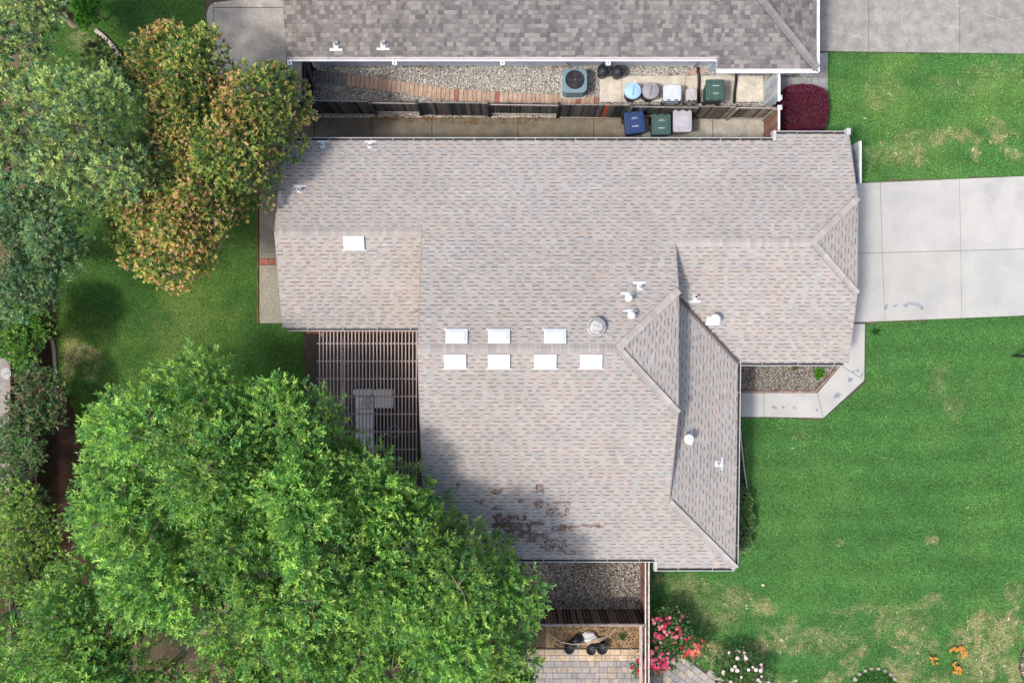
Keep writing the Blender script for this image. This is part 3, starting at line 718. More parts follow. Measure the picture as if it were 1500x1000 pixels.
caps(hN, pk, PN.n, PME.n, .25, .15, CAP, roof, M_shingle); caps(hS, pk, PME.n, PS.n, .25, .15, CAP, roof, M_shingle)
caps(gN, gpk, PN.n, PGE.n, .17, .13, CAP, roof, M_shingle); caps(gS, gpk, PGE.n, PGS.n, .17, .13, CAP, roof, M_shingle)
caps(hc, hb, PEL.n, PS.n, .25, .15, CAP, roof, M_shingle)
# valley flashing
va = V3(XE, yv, PGS); vb = V3(ev_.x, ev_.y, PGS); b = MB()
dv = (vb - va).normalized(); sdv = dv.cross(Vector((0, 0, 1))).normalized()
for s0, s1, c, h in ((-.13, -.05, (.13, .105, .10), .035), (-.05, .0, (.02, .018, .018), .028), (.0, .09, (.16, .13, .12), .036)):
    b.face([va + sdv * s0 + Vector((0, 0, h)), va + sdv * s1 + Vector((0, 0, h)), vb + sdv * s1 + Vector((0, 0, h)), vb + sdv * s0 + Vector((0, 0, h))], c)
tag(b.build('valley_flashing', M_metal, hs), 'dark brown metal valley flashing')
# walls
WALLC = lin((178, 172, 162)); b = MB()
fp = [(-8.55, 1.15), (-2.9, 1.15), (-2.9, -8.05), (8.25, -8.35), (8.25, -.25), (12.7, -.25), (12.7, 7.35), (-8.55, 7.35)]
for i in range(len(fp)):
    a = fp[i]; c = fp[(i + 1) % len(fp)]; L = math.dist(a, c); n = max(1, int(L / .5))
    for k in range(n):
        p = (lerp(a[0], c[0], k / n), lerp(a[1], c[1], k / n)); q = (lerp(a[0], c[0], (k + 1) / n), lerp(a[1], c[1], (k + 1) / n))
        b.face([(*p, -.1), (*q, -.1), (*q, roof_h(*q, True) - .14), (*p, roof_h(*p, True) - .14)], WALLC)
for X, y0, y1, eps in ((XW + .06, Yr, lr.y, 1), (XE - .06, hb.y, gr_.y, -1)):
    n = 24
    for k in range(n):
        p = lerp(y0, y1, k / n); q = lerp(y0, y1, (k + 1) / n)
        lo = lambda y_: (PLS.z(X, y_) if eps > 0 else min(PEL.z(X, y_), 9) if y_ < yv else PGS.z(X, y_))
        hi = lambda y_: max(lo(y_), (PS.z(X, y_) if y_ < Yr else PN.z(X, y_)) if eps > 0 else min(PS.z(X, y_), PN.z(X, y_), PME.z(X, y_) + (0 if hS.y < y_ < hN.y else 9)))
        b.face([(X, p, lo(p) - .1), (X, q, lo(q) - .1), (X, q, hi(q) - .03), (X, p, hi(p) - .03)], WALLC)
b.build('wall', M_wall, hs)
# rake boards
def rake(a, c, m=M_paint, col=lin((150, 142, 138)), parent=None):
    b = MB(); b.bar(Vector(a) + Vector((0, 0, -.10)), Vector(c) + Vector((0, 0, -.10)), .022, .18, col); return b.build('rake_board', m, parent or hs)
for a, c in (((XL - .02, lr.y, lr.z), V3(XL - .02, YN, PN)), ((XL - .02, lr.y, lr.z), V3(XL - .02, YLS, PLS)), ((XW - .02, Yr, Zr), V3(XW - .02, lr.y, PN)), ((XW - .02, Yr, Zr), V3(XW - .02, YS, PS)),
             (hN + Vector((.02, 0, 0)), V3(XE + .02, gr_.y, PN)), (hS + Vector((.02, 0, 0)), hb + Vector((.02, 0, 0))), (hN + Vector((.02, 0, 0)), hS + Vector((.02, 0, 0))),
             (gN + Vector((.02, 0, 0)), V3(XG + .02, YN2, PN)), (gS + Vector((.02, 0, 0)), V3(XG + .02, YG, PGS)), (gN + Vector((.02, 0, 0)), gS + Vector((.02, 0, 0)))):
    rake(a, c)
GW = (.42, .42, .41)
gutter(V3(XL + .5, YN, PN), V3(XJ - .05, YN, PN), (0, 1), hs, GW); gutter(V3(XJ, YN2, PN), V3(XG - .1, YN2, PN), (0, 1), hs, GW, straps=1.4)
gutter(V3(XL + .15, YLS, PLS), V3(XW - .03, YLS, PLS), (0, -1), hs, GW, straps=1.35)
gutter(V3(XW, YS, PS), V3(XS2, YS, PS), (0, -1), hs, GW, straps=1.3); gutter(V3(XS2, hc.y, PS), hc, (0, -1), hs, GW, straps=1.4)
gutter(hc, vb, (1, 0), hs, GW, wd=.13, straps=1.5); gutter(V3(ev_.x + .13, YG, PGS), V3(XG - .15, YG, PGS), (0, -1), hs, GW, straps=1.4)
b = MB(); b.box(XJ - .14, YN, 2.3, XJ - .02, YN2 + .12, 2.62, GW); b.build('gutter_elbow', M_metal, hs)
b = MB(); b.box(XG - .13, YN2 - .05, 2.35, XG + .03, YN2 + .2, 2.66, GW); b.build('gutter_end', M_metal, hs)
b = MB(); b.box(XS2 - .12, hc.y - .12, 2.2, XS2 - .01, YS, 2.5, GW); b.build('gutter_elbow', M_metal, hs)

# roof furniture (parts of the house)
def frame_on(pl, c):
    n = pl.n; d = Vector((n.x, n.y, 0)).normalized(); u = Vector((-d.y, d.x, 0)); down = (d - n * d.dot(n)).normalized(); return u, down, n
def skylight(px, py, w_, h_, pl, parent):
    c = pl.px(px, py); u, dn, n = frame_on(pl, c)
    def pt(a, b_, h): return c + u * a + dn * b_ + n * h
    def ring(mb, hx, hy, h0, ix, iy, h1, col):
        A = [pt(-hx, -hy, h0), pt(hx, -hy, h0), pt(hx, hy, h0), pt(-hx, hy, h0)]; B = [pt(-ix, -iy, h1), pt(ix, -iy, h1), pt(ix, iy, h1), pt(-ix, iy, h1)]
        for i in range(4): mb.face([A[i], A[(i + 1) % 4], B[(i + 1) % 4], B[i]], col)
        return B
    hx, hy = w_ / 2, h_ / 2
    mb = MB(); ring(mb, hx, hy, .0, hx, hy, .09, WHITE); ring(mb, hx, hy, .09, hx - .035, hy - .035, .095, WHITE); ring(mb, hx - .035, hy - .035, .095, hx - .035, hy - .035, .08, WHITE)
    s = mb.build('skylight', M_paint, parent)
    mb = MB(); B = ring(mb, hx - .035, hy - .035, .086, hx - .12, hy - .12, .115, (.56, .58, .57)); mb.face([pt(0, 0, .122)] + [B[0], B[1]], WHITE)
    for i in range(1, 4): mb.face([pt(0, 0, .122), B[i], B[(i + 1) % 4]], WHITE)
    mb.build('pane', M_glass, s)
    mb = MB(); 
    for q in ((-hx - .07, hy - .02, -hx, hy + .03), (hx, hy - .02, hx + .07, hy + .03)):
        A = [pt(q[0], q[1], .024), pt(q[2], q[1], .024), pt(q[2], q[3], .024), pt(q[0], q[3], .024)]; mb.face(A, (.6, .6, .6))
    mb.build('flashing', M_metal, s)
skylight(519, 356, .78, .56, PLS, hs)
for x in (669, 731, 813): skylight(x, 493, .80, .54, PN, hs)
for x in (667, 731, 799, 866): skylight(x, 529, .80, .56, PS, hs)
def vent(px, py, pl, parent, r=.05, h=.28, cap=False, wide=.42, capr=.15, plate=.17, hole=True):
    c = pl.px(px, py); u, dn, n = frame_on(pl, c)
    def pt(a, b_, h_): return c + u * a + dn * b_ + n * h_
    mb = MB(); hp = .026; W = (.58, .59, .58)
    mb.face([pt(-plate / 2, -.12, hp), pt(plate / 2, -.12, hp), pt(plate / 2, .14, hp), pt(-plate / 2, .14, hp)], W)
    mb.face([pt(-wide / 2, .14, hp + .003), pt(wide / 2, .14, hp + .003), pt(wide / 2, .22, hp + .003), pt(-wide / 2, .22, hp + .003)], W)
    for a in (mb.f): pass
    pv = mb.build('roof_vent', M_metal, parent)
    mb = MB(); z0 = c.z - .03; z1 = c.z + h
    mb.lathe([(r * 1.7, z0 + .05), (r * 1.05, z0 + .12), (r, z1), (r * .72, z1), (r * .72, z1 - .15), (0.001, z1 - .15)], 14, c.x, c.y, cols=[W, W, W, (.02, .02, .02), (.01, .01, .01)])
    mb.build('pipe', M_metal, pv)
    if cap:
        mb = MB(); mb.lathe([(capr * .9, z1 - .05), (capr, z1 - .02), (capr, z1 + .04), (capr * .85, z1 + .07), (capr * .4, z1 + .1), (.001, z1 + .105)], 18, c.x, c.y, col=(.60, .60, .58)); mb.build('cap', M_metal, pv, smooth=False)
    return pv
vent(473, 214, PN, hs, .04, .2, wide=.46); vent(542, 214, PN, hs, .04, .2, wide=.46); vent(439, 279, PN, hs, .06, .25, wide=.5)
vent(937, 421, PN, hs, .04, .3, wide=.5, plate=.2); vent(919, 437, PN, hs, .06, .35, True, .5, .14); vent(923, 462, PN, hs, .06, .35, True, .5, .14)
vent(1018, 435, PGS, hs, .06, .3, wide=.48); vent(1044, 468, PGS, hs, .08, .4, True, .55, .21, plate=.5)
vent(1006, 641, PEL, hs, .08, .4, True, .6, .2); vent(1051, 679, PEL, hs, .04, .2, wide=.5, plate=.22)
c = PN.px(873, 479); mb = MB(); gm = (.30, .29, .28)
mb.lathe([(.30, c.z - .12), (.30, c.z + .1), (.34, c.z + .12), (.34, c.z + .2), (.30, c.z + .22), (.27, c.z + .2), (.2, c.z + .24), (.1, c.z + .26), (.001, c.z + .27)], 26, c.x, c.y,
         cols=[gm, gm, (.36, .35, .34), (.40, .39, .37), (.14, .14, .14), (.34, .33, .32), (.38, .37, .35), (.34, .33, .31)])
at_ = mb.build('attic_vent', mat('galvanised_metal', None, .6, .35, 9, .2, 40, .1, 40, .4), hs)
tag(at_, 'large round weathered metal attic vent beside the ridge')

# ---- neighbouring house
nh = thing('neighbouring_house', 'neighbouring house with darker grey shingle roof and white gutters along the top', 'house', (1.5, 16, 0))
Ye = PY(84, 2.6); NP = Plane((0, Ye, 2.6), (1, Ye, 2.6), (0, Ye + 1, 2.9)); XN0 = PX(420, 2.6); XN1 = PX(1196, 2.5)
Ye2 = NP.px(1100, 101).y; XJ2 = NP.px(1050, 100).x; Yrg = 16.9
pkx = XN1 - (Yrg - Ye2); zr2 = NP.z(0, Yrg)
NE_ = Plane((XN1, Ye2, NP.z(0, Ye2)), (XN1, Ye2 + 1, NP.z(0, Ye2)), (pkx, Yrg, zr2)); NNp = Plane((0, Yrg, zr2), (1, Yrg, zr2), (0, Yrg + 1, zr2 - .3))
hx0 = XN1 - (Ye - Ye2)
pN = [[(XN0, Ye), (hx0, Ye), (pkx, Yrg), (XN0, Yrg)], [(XJ2, Ye2), (XN1, Ye2), (hx0, Ye), (XJ2, Ye)]]
pE = [[(XN1, Ye2), (XN1, 2 * Yrg - Ye2), (pkx, Yrg)]]; pNN = [[(XN0, Yrg), (pkx, Yrg), (XN1, 2 * Yrg - Ye2), (XN0, 2 * Yrg - Ye2)]]
nroof = deck([(NP, pN), (NE_, pE), (NNp, pNN)], .16, M_paint, lin((200, 200, 200)), nh)
PAL2 = [lin(c) for c in ((116, 112, 109), (124, 120, 116), (109, 105, 103), (130, 126, 121), (103, 99, 98), (119, 115, 112), (112, 108, 105), (134, 129, 125), (98, 94, 93))]
def ntint(X, Y, c):
    k = max(0, min(1, (-2 - X) / 8)) * .5; return (c[0] * (1 + .22 * k), c[1] * (1 + .16 * k), c[2] * (1 + .0 * k))
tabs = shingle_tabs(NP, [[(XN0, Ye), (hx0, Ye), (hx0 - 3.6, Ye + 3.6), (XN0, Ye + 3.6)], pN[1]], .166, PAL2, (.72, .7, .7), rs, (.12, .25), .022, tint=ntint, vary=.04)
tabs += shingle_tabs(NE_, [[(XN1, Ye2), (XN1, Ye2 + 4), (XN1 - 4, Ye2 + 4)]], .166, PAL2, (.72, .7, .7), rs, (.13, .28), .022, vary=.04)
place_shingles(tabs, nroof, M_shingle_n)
b = MB()   # the rest of the slopes lies outside the photograph: joined courses
for pl, poly in ((NP, [(XN0, Ye + 3.6), (hx0 - 3.6, Ye + 3.6), (pkx, Yrg), (XN0, Yrg)]), (NNp, pNN[0])):
    b.face([(x, y, pl.z(x, y) + .012) for x, y in ccw(poly)], PAL2[0])
kind(b.build('shingle_courses', M_shingle_n, nroof), 'stuff')
caps((XN1, Ye2, NP.z(0, Ye2)), Vector((XN1, Ye2, NP.z(0, Ye2))).lerp(Vector((pkx, Yrg, zr2)), .65), NE_.n, NP.n, .2, .16, [lin((124, 118, 116)), lin((132, 126, 124))], nroof, M_shingle_n)
WN = (.80, .81, .83)
gutter((XN0, Ye, 2.6), (XJ2, Ye, 2.6), (0, -1), nh, WN, .13, inner=(.5, .42, .42), dark=(.45, .38, .38), straps=2.6); gutter((XJ2, Ye2, NP.z(0, Ye2)), (XN1 + .1, Ye2, NP.z(0, Ye2)), (0, -1), nh, WN, .14, inner=(.6, .6, .6), dark=(.6, .6, .62), straps=3)
gutter((XN1, Ye2 - .1, NP.z(0, Ye2)), (XN1, Ye2 + 6, NP.z(0, Ye2)), (1, 0), nh, WN, .14, inner=(.6, .6, .6), dark=(.6, .6, .62), straps=3)
NB = lin((186, 194, 204)); b = MB()
wy = PY(97); fpn = [(PX(462), wy), (PX(1050), wy), (PX(1050), wy - .02), (11.3, wy - .3), (11.3, 22), (PX(462), 22)]
fpn = [(PX(462), wy), (XJ2 + .2, wy), (XJ2 + .2, wy - .25), (11.35, wy - .25), (11.35, 21.5), (PX(462), 21.5)]
for i in range(len(fpn)):
    a = fpn[i]; c = fpn[(i + 1) % len(fpn)]; b.face([(*a, -.1), (*c, -.1), (*c, 2.55), (*a, 2.55)], NB)
b.build('wall', M_wall, nh)
b = MB(); b.box(PX(880), wy - .05, .02, PX(896), wy - .004, 2.5, lin((122, 150, 158))); tag(b.build('wall_panel', M_wall, nh), 'blue green wall panel behind the two black round bins')
for px in (424, 578, 736, 891):
    x = PX(px, 2.55); b = MB(); y1 = Ye - .13
    b.box(x - .09, y1 - .15, 2.4, x + .09, y1, 2.55, WHITE); b.box(x - .03, y1 - .1, 2.545, x + .03, y1 - .045, 2.553, (.02, .02, .02)); b.build('gutter_bracket', M_metal, nh)
vent(492, 66, NP, nh, .05, .3, wide=.5, plate=.18); vent(561, 65, NP, nh, .05, .3, wide=.5, plate=.18)
b = MB(); xd = PX(1028, 1.5); b.tube([(xd + .25, Ye - .1, 2.45), (xd + .15, wy - .08, 2.1), (xd - .05, wy - .08, .9), (xd - .1, wy - .1, .25)], .05, 8, lin((170, 178, 184))); b.build('downspout', M_metal, nh)
b = MB(); b.tube([(PX(816, 2), wy - .03, 2.0), (PX(824), wy - .06, 1.2), (PX(830), wy - .1, .6), (PX(838), wy - .25, .5)], .018, 6, (.02, .02, .02)); tag(b.build('cable', M_black, nh), 'black cable running down the wall to the air conditioner')

# ------------------------------------------------------------------ fences and gates
DARKW = [lin(c) for c in ((74, 72, 70), (54, 53, 54), (92, 88, 82), (44, 43, 46), (82, 76, 72), (66, 70, 68))]
GREYW = [lin(c) for c in ((124, 114, 104), (104, 96, 88), (142, 130, 116), (84, 78, 74))]
RED_W = [lin(c) for c in ((132, 98, 84), (144, 110, 94), (112, 84, 74), (126, 100, 88), (98, 78, 70))]
def fence_run(root, a, c, h, side, cols, pw=.135, gap=.012, rail_cols=None, post=True, special=None, z0=.04, rails=(.35, 1.5), bh=None, th=.02):
    """side: +1 boards on the left of a->c, -1 on the right; rails lie on the other side"""
    a = Vector((*a, 0)); c = Vector((*c, 0)); d = c - a; L = d.length; d.normalize(); nn = Vector((-d.y, d.x, 0)) * side; n = max(1, round(L / pw))
    for k in range(n):
        p0 = a + d * (L * (k) / n + gap / 2); p1 = a + d * (L * (k + 1) / n - gap / 2); col = jit(R.choice(cols), .15)
        if special and k in special: col = special[k]
        mb = MB(); off = nn * (.02 + R.uniform(-.003, .003)); hh = h + R.uniform(-.012, .012)
        q = [p0 + off, p1 + off, p1 + off + nn * th, p0 + off + nn * th]
        mb.prism([(v.x, v.y) for v in q], z0, hh, col, bottom=True); mb.build('plank', M_wood, root)
    for rz in rails:
        mb = MB(); mb.bar(a - nn * .022 + Vector((0, 0, rz)), c - nn * .022 + Vector((0, 0, rz)), .04, .085, jit(R.choice(rail_cols or cols), .1)); mb.build('rail', M_wood, root)
    if post:
        for e in (a, c):
            mb = MB(); e2 = e - nn * .055; mb.box(e2.x - .045, e2.y - .045, 0, e2.x + .045, e2.y + .045, h + .01, jit(R.choice(cols), .1)); mb.build('post', M_wood, root)
yf = lambda px: 9.70 - (px - 600) * .00042
mf = thing('wooden_fence', 'long dark weathered board fence running between the two houses', 'fence', (1, 9.6, 0))
RAILC = [lin((138, 130, 122)), lin((150, 142, 134))]
segs = [(440, 552, -1), (552, 617, 1), (617, 717, -1), (717, 816, 1), (816, 917, -1), (917, 1012, 1), (1012, 1064, -1), (1064, 1117, 1)]
for x0, x1, sd2 in segs:
    # photo x of the fence foot -> plan
    cc = DARKW if x0 < 1000 else GREYW
    sp_ = {int((884 - 816) / 101 * round((PX(917) - PX(816)) / .135)): lin((176, 72, 36))} if x0 == 816 else None
    fence_run(mf, (PX(x0), yf(x0)), (PX(x1), yf(x1)), 1.72 if sd2 < 0 else 1.68, sd2, cc, rail_cols=RAILC, special=sp_, rails=(.3, 1.58) if x0 < 1060 else (.15, 1.62))
b = MB(); b.bar((PX(1064), yf(1064) - .06, .1), (PX(1064), yf(1064) - .06, 1.7), .07, .07, RAILC[1]); b.build('post', M_wood, mf)
b = MB(); b.bar((PX(1116), yf(1116) - .06, .1), (PX(1116), yf(1116) - .06, 1.7), .07, .07, RAILC[1]); b.build('post', M_wood, mf)
# side gates (boards face the alley)
gg = thing('grey_gate', 'grey painted board gate at the east end of the alley', 'gate', (10.76, 10.3, 0))
GB = [lin((160, 164, 170)), lin((150, 155, 162)), lin((168, 172, 176))]
fence_run(gg, (10.78, 9.72), (10.78, 11.0), 1.78, -1 if False else 1, GB, pw=.16, post=False, rails=(.4, 1.3), rail_cols=GB)
b = MB(); b.bar((10.80, 9.7, 1.80), (10.80, 11.02, 1.80), .09, .03, (.8, .8, .8)); b.build('top_cap', M_paint, gg)
gb = thing('brown_gate', 'reddish brown board gate beside the garage corner', 'gate', (10.76, 8.8, 0))
fence_run(gb, (10.78, 8.15), (10.78, 9.45), 1.76, 1, RED_W, pw=.15, post=False, rails=(.4, 1.3), rail_cols=RED_W)
b = MB(); b.bar((10.80, 8.13, 1.78), (10.80, 9.45, 1.78), .08, .03, (.7, .68, .66)); b.build('top_cap', M_paint, gb)
for y, lb in ((9.86, 'white capped gate post at the corner of the grey gate'), (9.46, 'white capped gate post at the corner of the brown gate')):
    t = thing('gate_post', lb, 'post', (10.84, y, 0)); b = MB(); b.box(-.06, -.06, 0, .06, .06, 1.74, lin((110, 104, 100))); b.build('shaft', M_wood, t, local=True)
    b = MB(); b.box(-.095, -.095, 1.74, .095, .095, 1.80, WHITE, top=(.01, .01)); b.box(-.07, -.07, 1.80, .07, .07, 1.85, WHITE, top=(.05, .05)); b.build('post_cap', M_paint, t, local=True)
wg = thing('cross_braced_gate', 'dark wooden gate with crossed braces at the west end of the alley', 'gate', (-8.43, 10.6, 0))
fence_run(wg, (-8.47, 9.75), (-8.47, 11.55), 1.75, 1, DARKW, pw=.14, post=True, rails=(.3, 1.5))
for a, c in (((-8.36, 9.85, .35), (-8.36, 10.7, 1.5)), ((-8.36, 10.7, .35), (-8.36, 11.5, 1.5))):
    b = MB(); b.bar(a, c, .03, .09, lin((120, 100, 84)), up=(1, 0, 0)); b.build('brace', M_wood, wg)
sc = thing('board_screen', 'grey board screen beside the north east garage corner', 'screen', (14.05, 7.2, 0))
fence_run(sc, (14.05, PY(268, 1.8)), (14.05, PY(207, 1.8)), 1.8, 1, GB, pw=.3, post=False, rails=(.4, 1.3), rail_cols=GB)
b = MB(); b.bar((14.08, PY(268, 1.8) - .02, 1.82), (14.08, PY(207, 1.8), 1.82), .08, .03, (.62, .66, .68)); b.build('top_cap', M_paint, sc)
sf = thing('side_yard_fence', 'dark board fence crossing the side yard below the house', 'fence', (3.8, -11.43, 0))
fence_run(sf, (PX(740), -11.43), (5.40, -11.43), 1.78, 1, [lin((58, 50, 46)), lin((50, 44, 42)), lin((66, 56, 50)), lin((96, 80, 68))], pw=.14, rail_cols=RAILC)
b = MB(); b.bar((PX(740), -11.46, 1.80), (5.45, -11.46, 1.80), .07, .03, RAILC[0]); b.build('top_cap', M_wood, sf)
ef = thing('front_side_fence', 'reddish brown board fence dividing the side yard from the front lawn', 'fence', (5.45, -12, 0))
fence_run(ef, (5.47, -8.6), (5.47, -11.5), 1.75, 1, RED_W, pw=.14, rail_cols=RED_W, post=True)
fence_run(ef, (5.47, -11.5), (5.47, -15.5), 1.75, 1, RED_W, pw=.14, rail_cols=RED_W, post=True)
for x in (5.40, 5.54):
    b = MB(); b.bar((x, -8.6, 1.77), (x, -15.5, 1.77), .05, .035, lin((196, 184, 172))); b.build('top_cap', M_wood, ef)
b = MB(); b.bar((5.22, -11.5, 1.72), (5.22, -14.2, 1.72), .12, .04, lin((170, 156, 146))); b.build('top_shelf_board', M_wood, ef)
lf = thing('back_fence', 'weathered board fence along the left edge behind the bushes', 'fence', (-20.3, -4, 0))
fence_run(lf, (-20.35, 6), (-20.35, -11), 1.75, 1, GREYW + DARKW, pw=.15, rail_cols=[lin((140, 96, 74))], rails=(.4, 1.5))
b = MB(); b.bar((-20.45, 6, 1.5), (-20.45, -11, 1.5), .12, .04, lin((150, 104, 80))); b.build('ledge_board', M_wood, lf)
sheet('neighbouring_paving', [(-60, 470), (38, 470), (44, 720), (-60, 720)], .01, M_conc_old, lin((134, 128, 120)))

# ------------------------------------------------------------------ pergola
pg = thing('pergola', 'open lattice pergola with thin parallel slats over the back patio', 'pergola', (-5.9, -2.5, 0))
PC = lin((162, 144, 136)); zt = 2.45
x_l, x_r = PX(467, zt), PX(611, zt); y_t = PY(483, zt); y_b = PY(712, zt)
for k in range(28):
    x = lerp(x_l + .03, x_r - .03, k / 27); b = MB(); b.box(x - .018, y_b, zt - .04, x + .021, y_t, zt + .02, jit(PC, .06)); b.build('slat', M_paint, pg)
for k in range(9):
    y = PY(503 + 25.8 * k, zt - .08); b = MB(); b.box(x_l - .1, y - .024, zt - .15, x_r, y + .024, zt - .045, jit(PC, .05)); b.build('rafter', M_paint, pg)
for x in (x_l + .1, (x_l + x_r) / 2 - .1):
    for y in (y_b + .1,):
        b = MB(); b.box(x - .06, y - .06, 0, x + .06, y + .06, zt - .16, PC); b.build('post', M_paint, pg)
b = MB(); b.box(x_l + .04, y_t - .25, 0, x_l + .16, y_t - .13, zt - .16, PC); b.build('post', M_paint, pg)

# ------------------------------------------------------------------ vegetation
def leaves(origins, dirs, n_leaf, Ls, L, W, palette, up=.35, spread=.9, jcol=.22, fold=.25, tipcol=None, tip_from=.7, rg=None):
    """sprays of leaves: origins (N,3), unit dirs (N,3); returns verts, tris, colours"""
    rg = rng if rg is None else rg
    N = len(origins); t = rg.uniform(.1, 1.0, (N, n_leaf)); 
    a = np.cross(dirs, np.array([.3, .5, .81])); a /= np.linalg.norm(a, axis=1)[:, None] + 1e-9; b_ = np.cross(dirs, a)
    ph = rg.uniform(0, 2 * np.pi, (N, n_leaf))
    side = a[:, None] * np.cos(ph)[..., None] + b_[:, None] * np.sin(ph)[..., None]
    base = origins[:, None] + dirs[:, None] * (t * Ls)[..., None]
    ld = dirs[:, None] * (.5 + .4 * t)[..., None] + side * spread + np.array([0, 0, up]) + rg.normal(0, .22, (N, n_leaf, 3))
    ld /= np.linalg.norm(ld, axis=2)[..., None]
    upv = np.array([0, 0, 1.0]) + rg.normal(0, .45, (N, n_leaf, 3)); sd3 = np.cross(ld, upv); sd3 /= np.linalg.norm(sd3, axis=2)[..., None] + 1e-9
    nr = np.cross(sd3, ld)
    l = L * rg.uniform(.65, 1.25, (N, n_leaf))[..., None]; w_ = W * rg.uniform(.75, 1.2, (N, n_leaf))[..., None]
    p0 = base; p2 = base + ld * l; mid = base + ld * l * .45
    p1 = mid + sd3 * w_ / 2 + nr * w_ * fold; p3 = mid - sd3 * w_ / 2 + nr * w_ * fold
    V = np.stack([p0, p1, p2, p3], 2).reshape(-1, 3); M_ = N * n_leaf; i = np.arange(M_) * 4
    T = np.stack([np.stack([i, i + 1, i + 2], 1), np.stack([i, i + 2, i + 3], 1)], 1).reshape(-1, 3)
    pal = np.array(palette); sc = pal[rg.integers(0, len(pal), N)][:, None] * rg.uniform(1 - jcol, 1 + jcol, (N, n_leaf, 1))
    if tipcol is not None:
        tc = np.array(tipcol)[rg.integers(0, len(tipcol), N)][:, None]; m = ((t > tip_from) & (rg.random((N, 1)) < np.clip(.56 + 4.0 * (fbm(origins[:, 0] * .7, origins[:, 1] * .7, 3)[:, None] - .5), .15, .95)))[..., None]
        sc = np.where(m, tc * rg.uniform(.8, 1.2, (N, n_leaf, 1)), sc)
    return V, T, np.repeat(sc.reshape(-1, 3), 2, axis=0)
def sphere_dirs(n, zmin=-.3, rg=None):
    rg = rng if rg is None else rg
    z = rg.uniform(zmin, 1, n); a = rg.uniform(0, 2 * np.pi, n); r = np.sqrt(1 - z * z); return np.stack([r * np.cos(a), r * np.sin(a), z], 1)
def crown_from(lobes, sprays_m2, n_leaf, Ls, L, W, palette, squash=.75, hue_by_lobe=.12, rg=None, outward=.8, upb=.45, **kw):
    rg = rng if rg is None else rg
    O = []; D = []; hue = []
    for (x, y, z, r) in lobes:
        n = int(sprays_m2 * 2.6 * math.pi * r * r); d = sphere_dirs(n, -.25, rg)
        rad = r * rg.uniform(.45, 1.2, n) ** .7 * (.82 + .36 * fbm(d[:, 0] * 2.5 + x * 3, d[:, 1] * 2.5 + y * 3 + d[:, 2]))
        o = np.stack([x + d[:, 0] * rad, y + d[:, 1] * rad, z + d[:, 2] * rad * squash], 1)
        dd = d * outward + np.array([0, 0, upb]) + rg.normal(0, .3, (n, 3)); dd /= np.linalg.norm(dd, axis=1)[:, None]
        O.append(o); D.append(dd); hue += [rg.uniform(1 - hue_by_lobe, 1 + hue_by_lobe)] * n
    O = np.concatenate(O); D = np.concatenate(D); V, T, Cc = leaves(O, D, n_leaf, Ls, L, W, palette, rg=rg, **kw)
    return V, T, Cc * np.repeat(np.array(hue), n_leaf * 2)[:, None], O, D
def lobes_in(poly_px, zmin, zmax, rl, spacing, rg=None, edge=.9, zj=.5):
    rg = rng if rg is None else rg
    xs = [p[0] for p in poly_px]; ys = [p[1] for p in poly_px]; out = []; pts = []
    cand = np.stack([rg.uniform(min(xs), max(xs), 9000), rg.uniform(min(ys), max(ys), 9000)], 1)
    ok = inpoly(cand[:, 0], cand[:, 1], poly_px); cand = cand[ok]; dist = polydist(cand[:, 0], cand[:, 1], poly_px); dm = dist.max()
    sc = F / (H - (zmin + zmax) / 2)
    for (x, y), d in zip(cand, dist):
        r = rl * rg.uniform(.7, 1.25)
        if d < r * sc * edge * .8: continue
        if any((x - a) ** 2 + (y - b) ** 2 < (spacing * sc) ** 2 for a, b in pts): continue
        pts.append((x, y)); z = zmin + (zmax - zmin) * math.sqrt(max(0, 1 - (1 - min(1, d / dm)) ** 2)) + rg.uniform(-zj, zj)
        X, Y, Z = P(x, y, z); out.append((X, Y, Z, r))
    return out
BARK = lin((128, 114, 102))
def boughs(lb, frac, reach, depth, cut, keep=.55, lift=.4, zlow=1.6):
    bcs = []; out = []
    for l_ in lb:
        if all(math.hypot(l_[0] - a, l_[1] - c_) > frac for a, c_ in bcs): bcs.append(l_[:2])
    for (x, y, z, r) in lb:
        d = min(math.hypot(x - a, y - c_) for a, c_ in bcs); drop = min(depth * 2.2, (d / reach) ** 2 * depth)
        if drop > cut and rng.random() > keep: continue
        out.append((x, y, max(zlow, z + lift - drop), r * (1.08 if drop < depth * .8 else .85)))
    return out
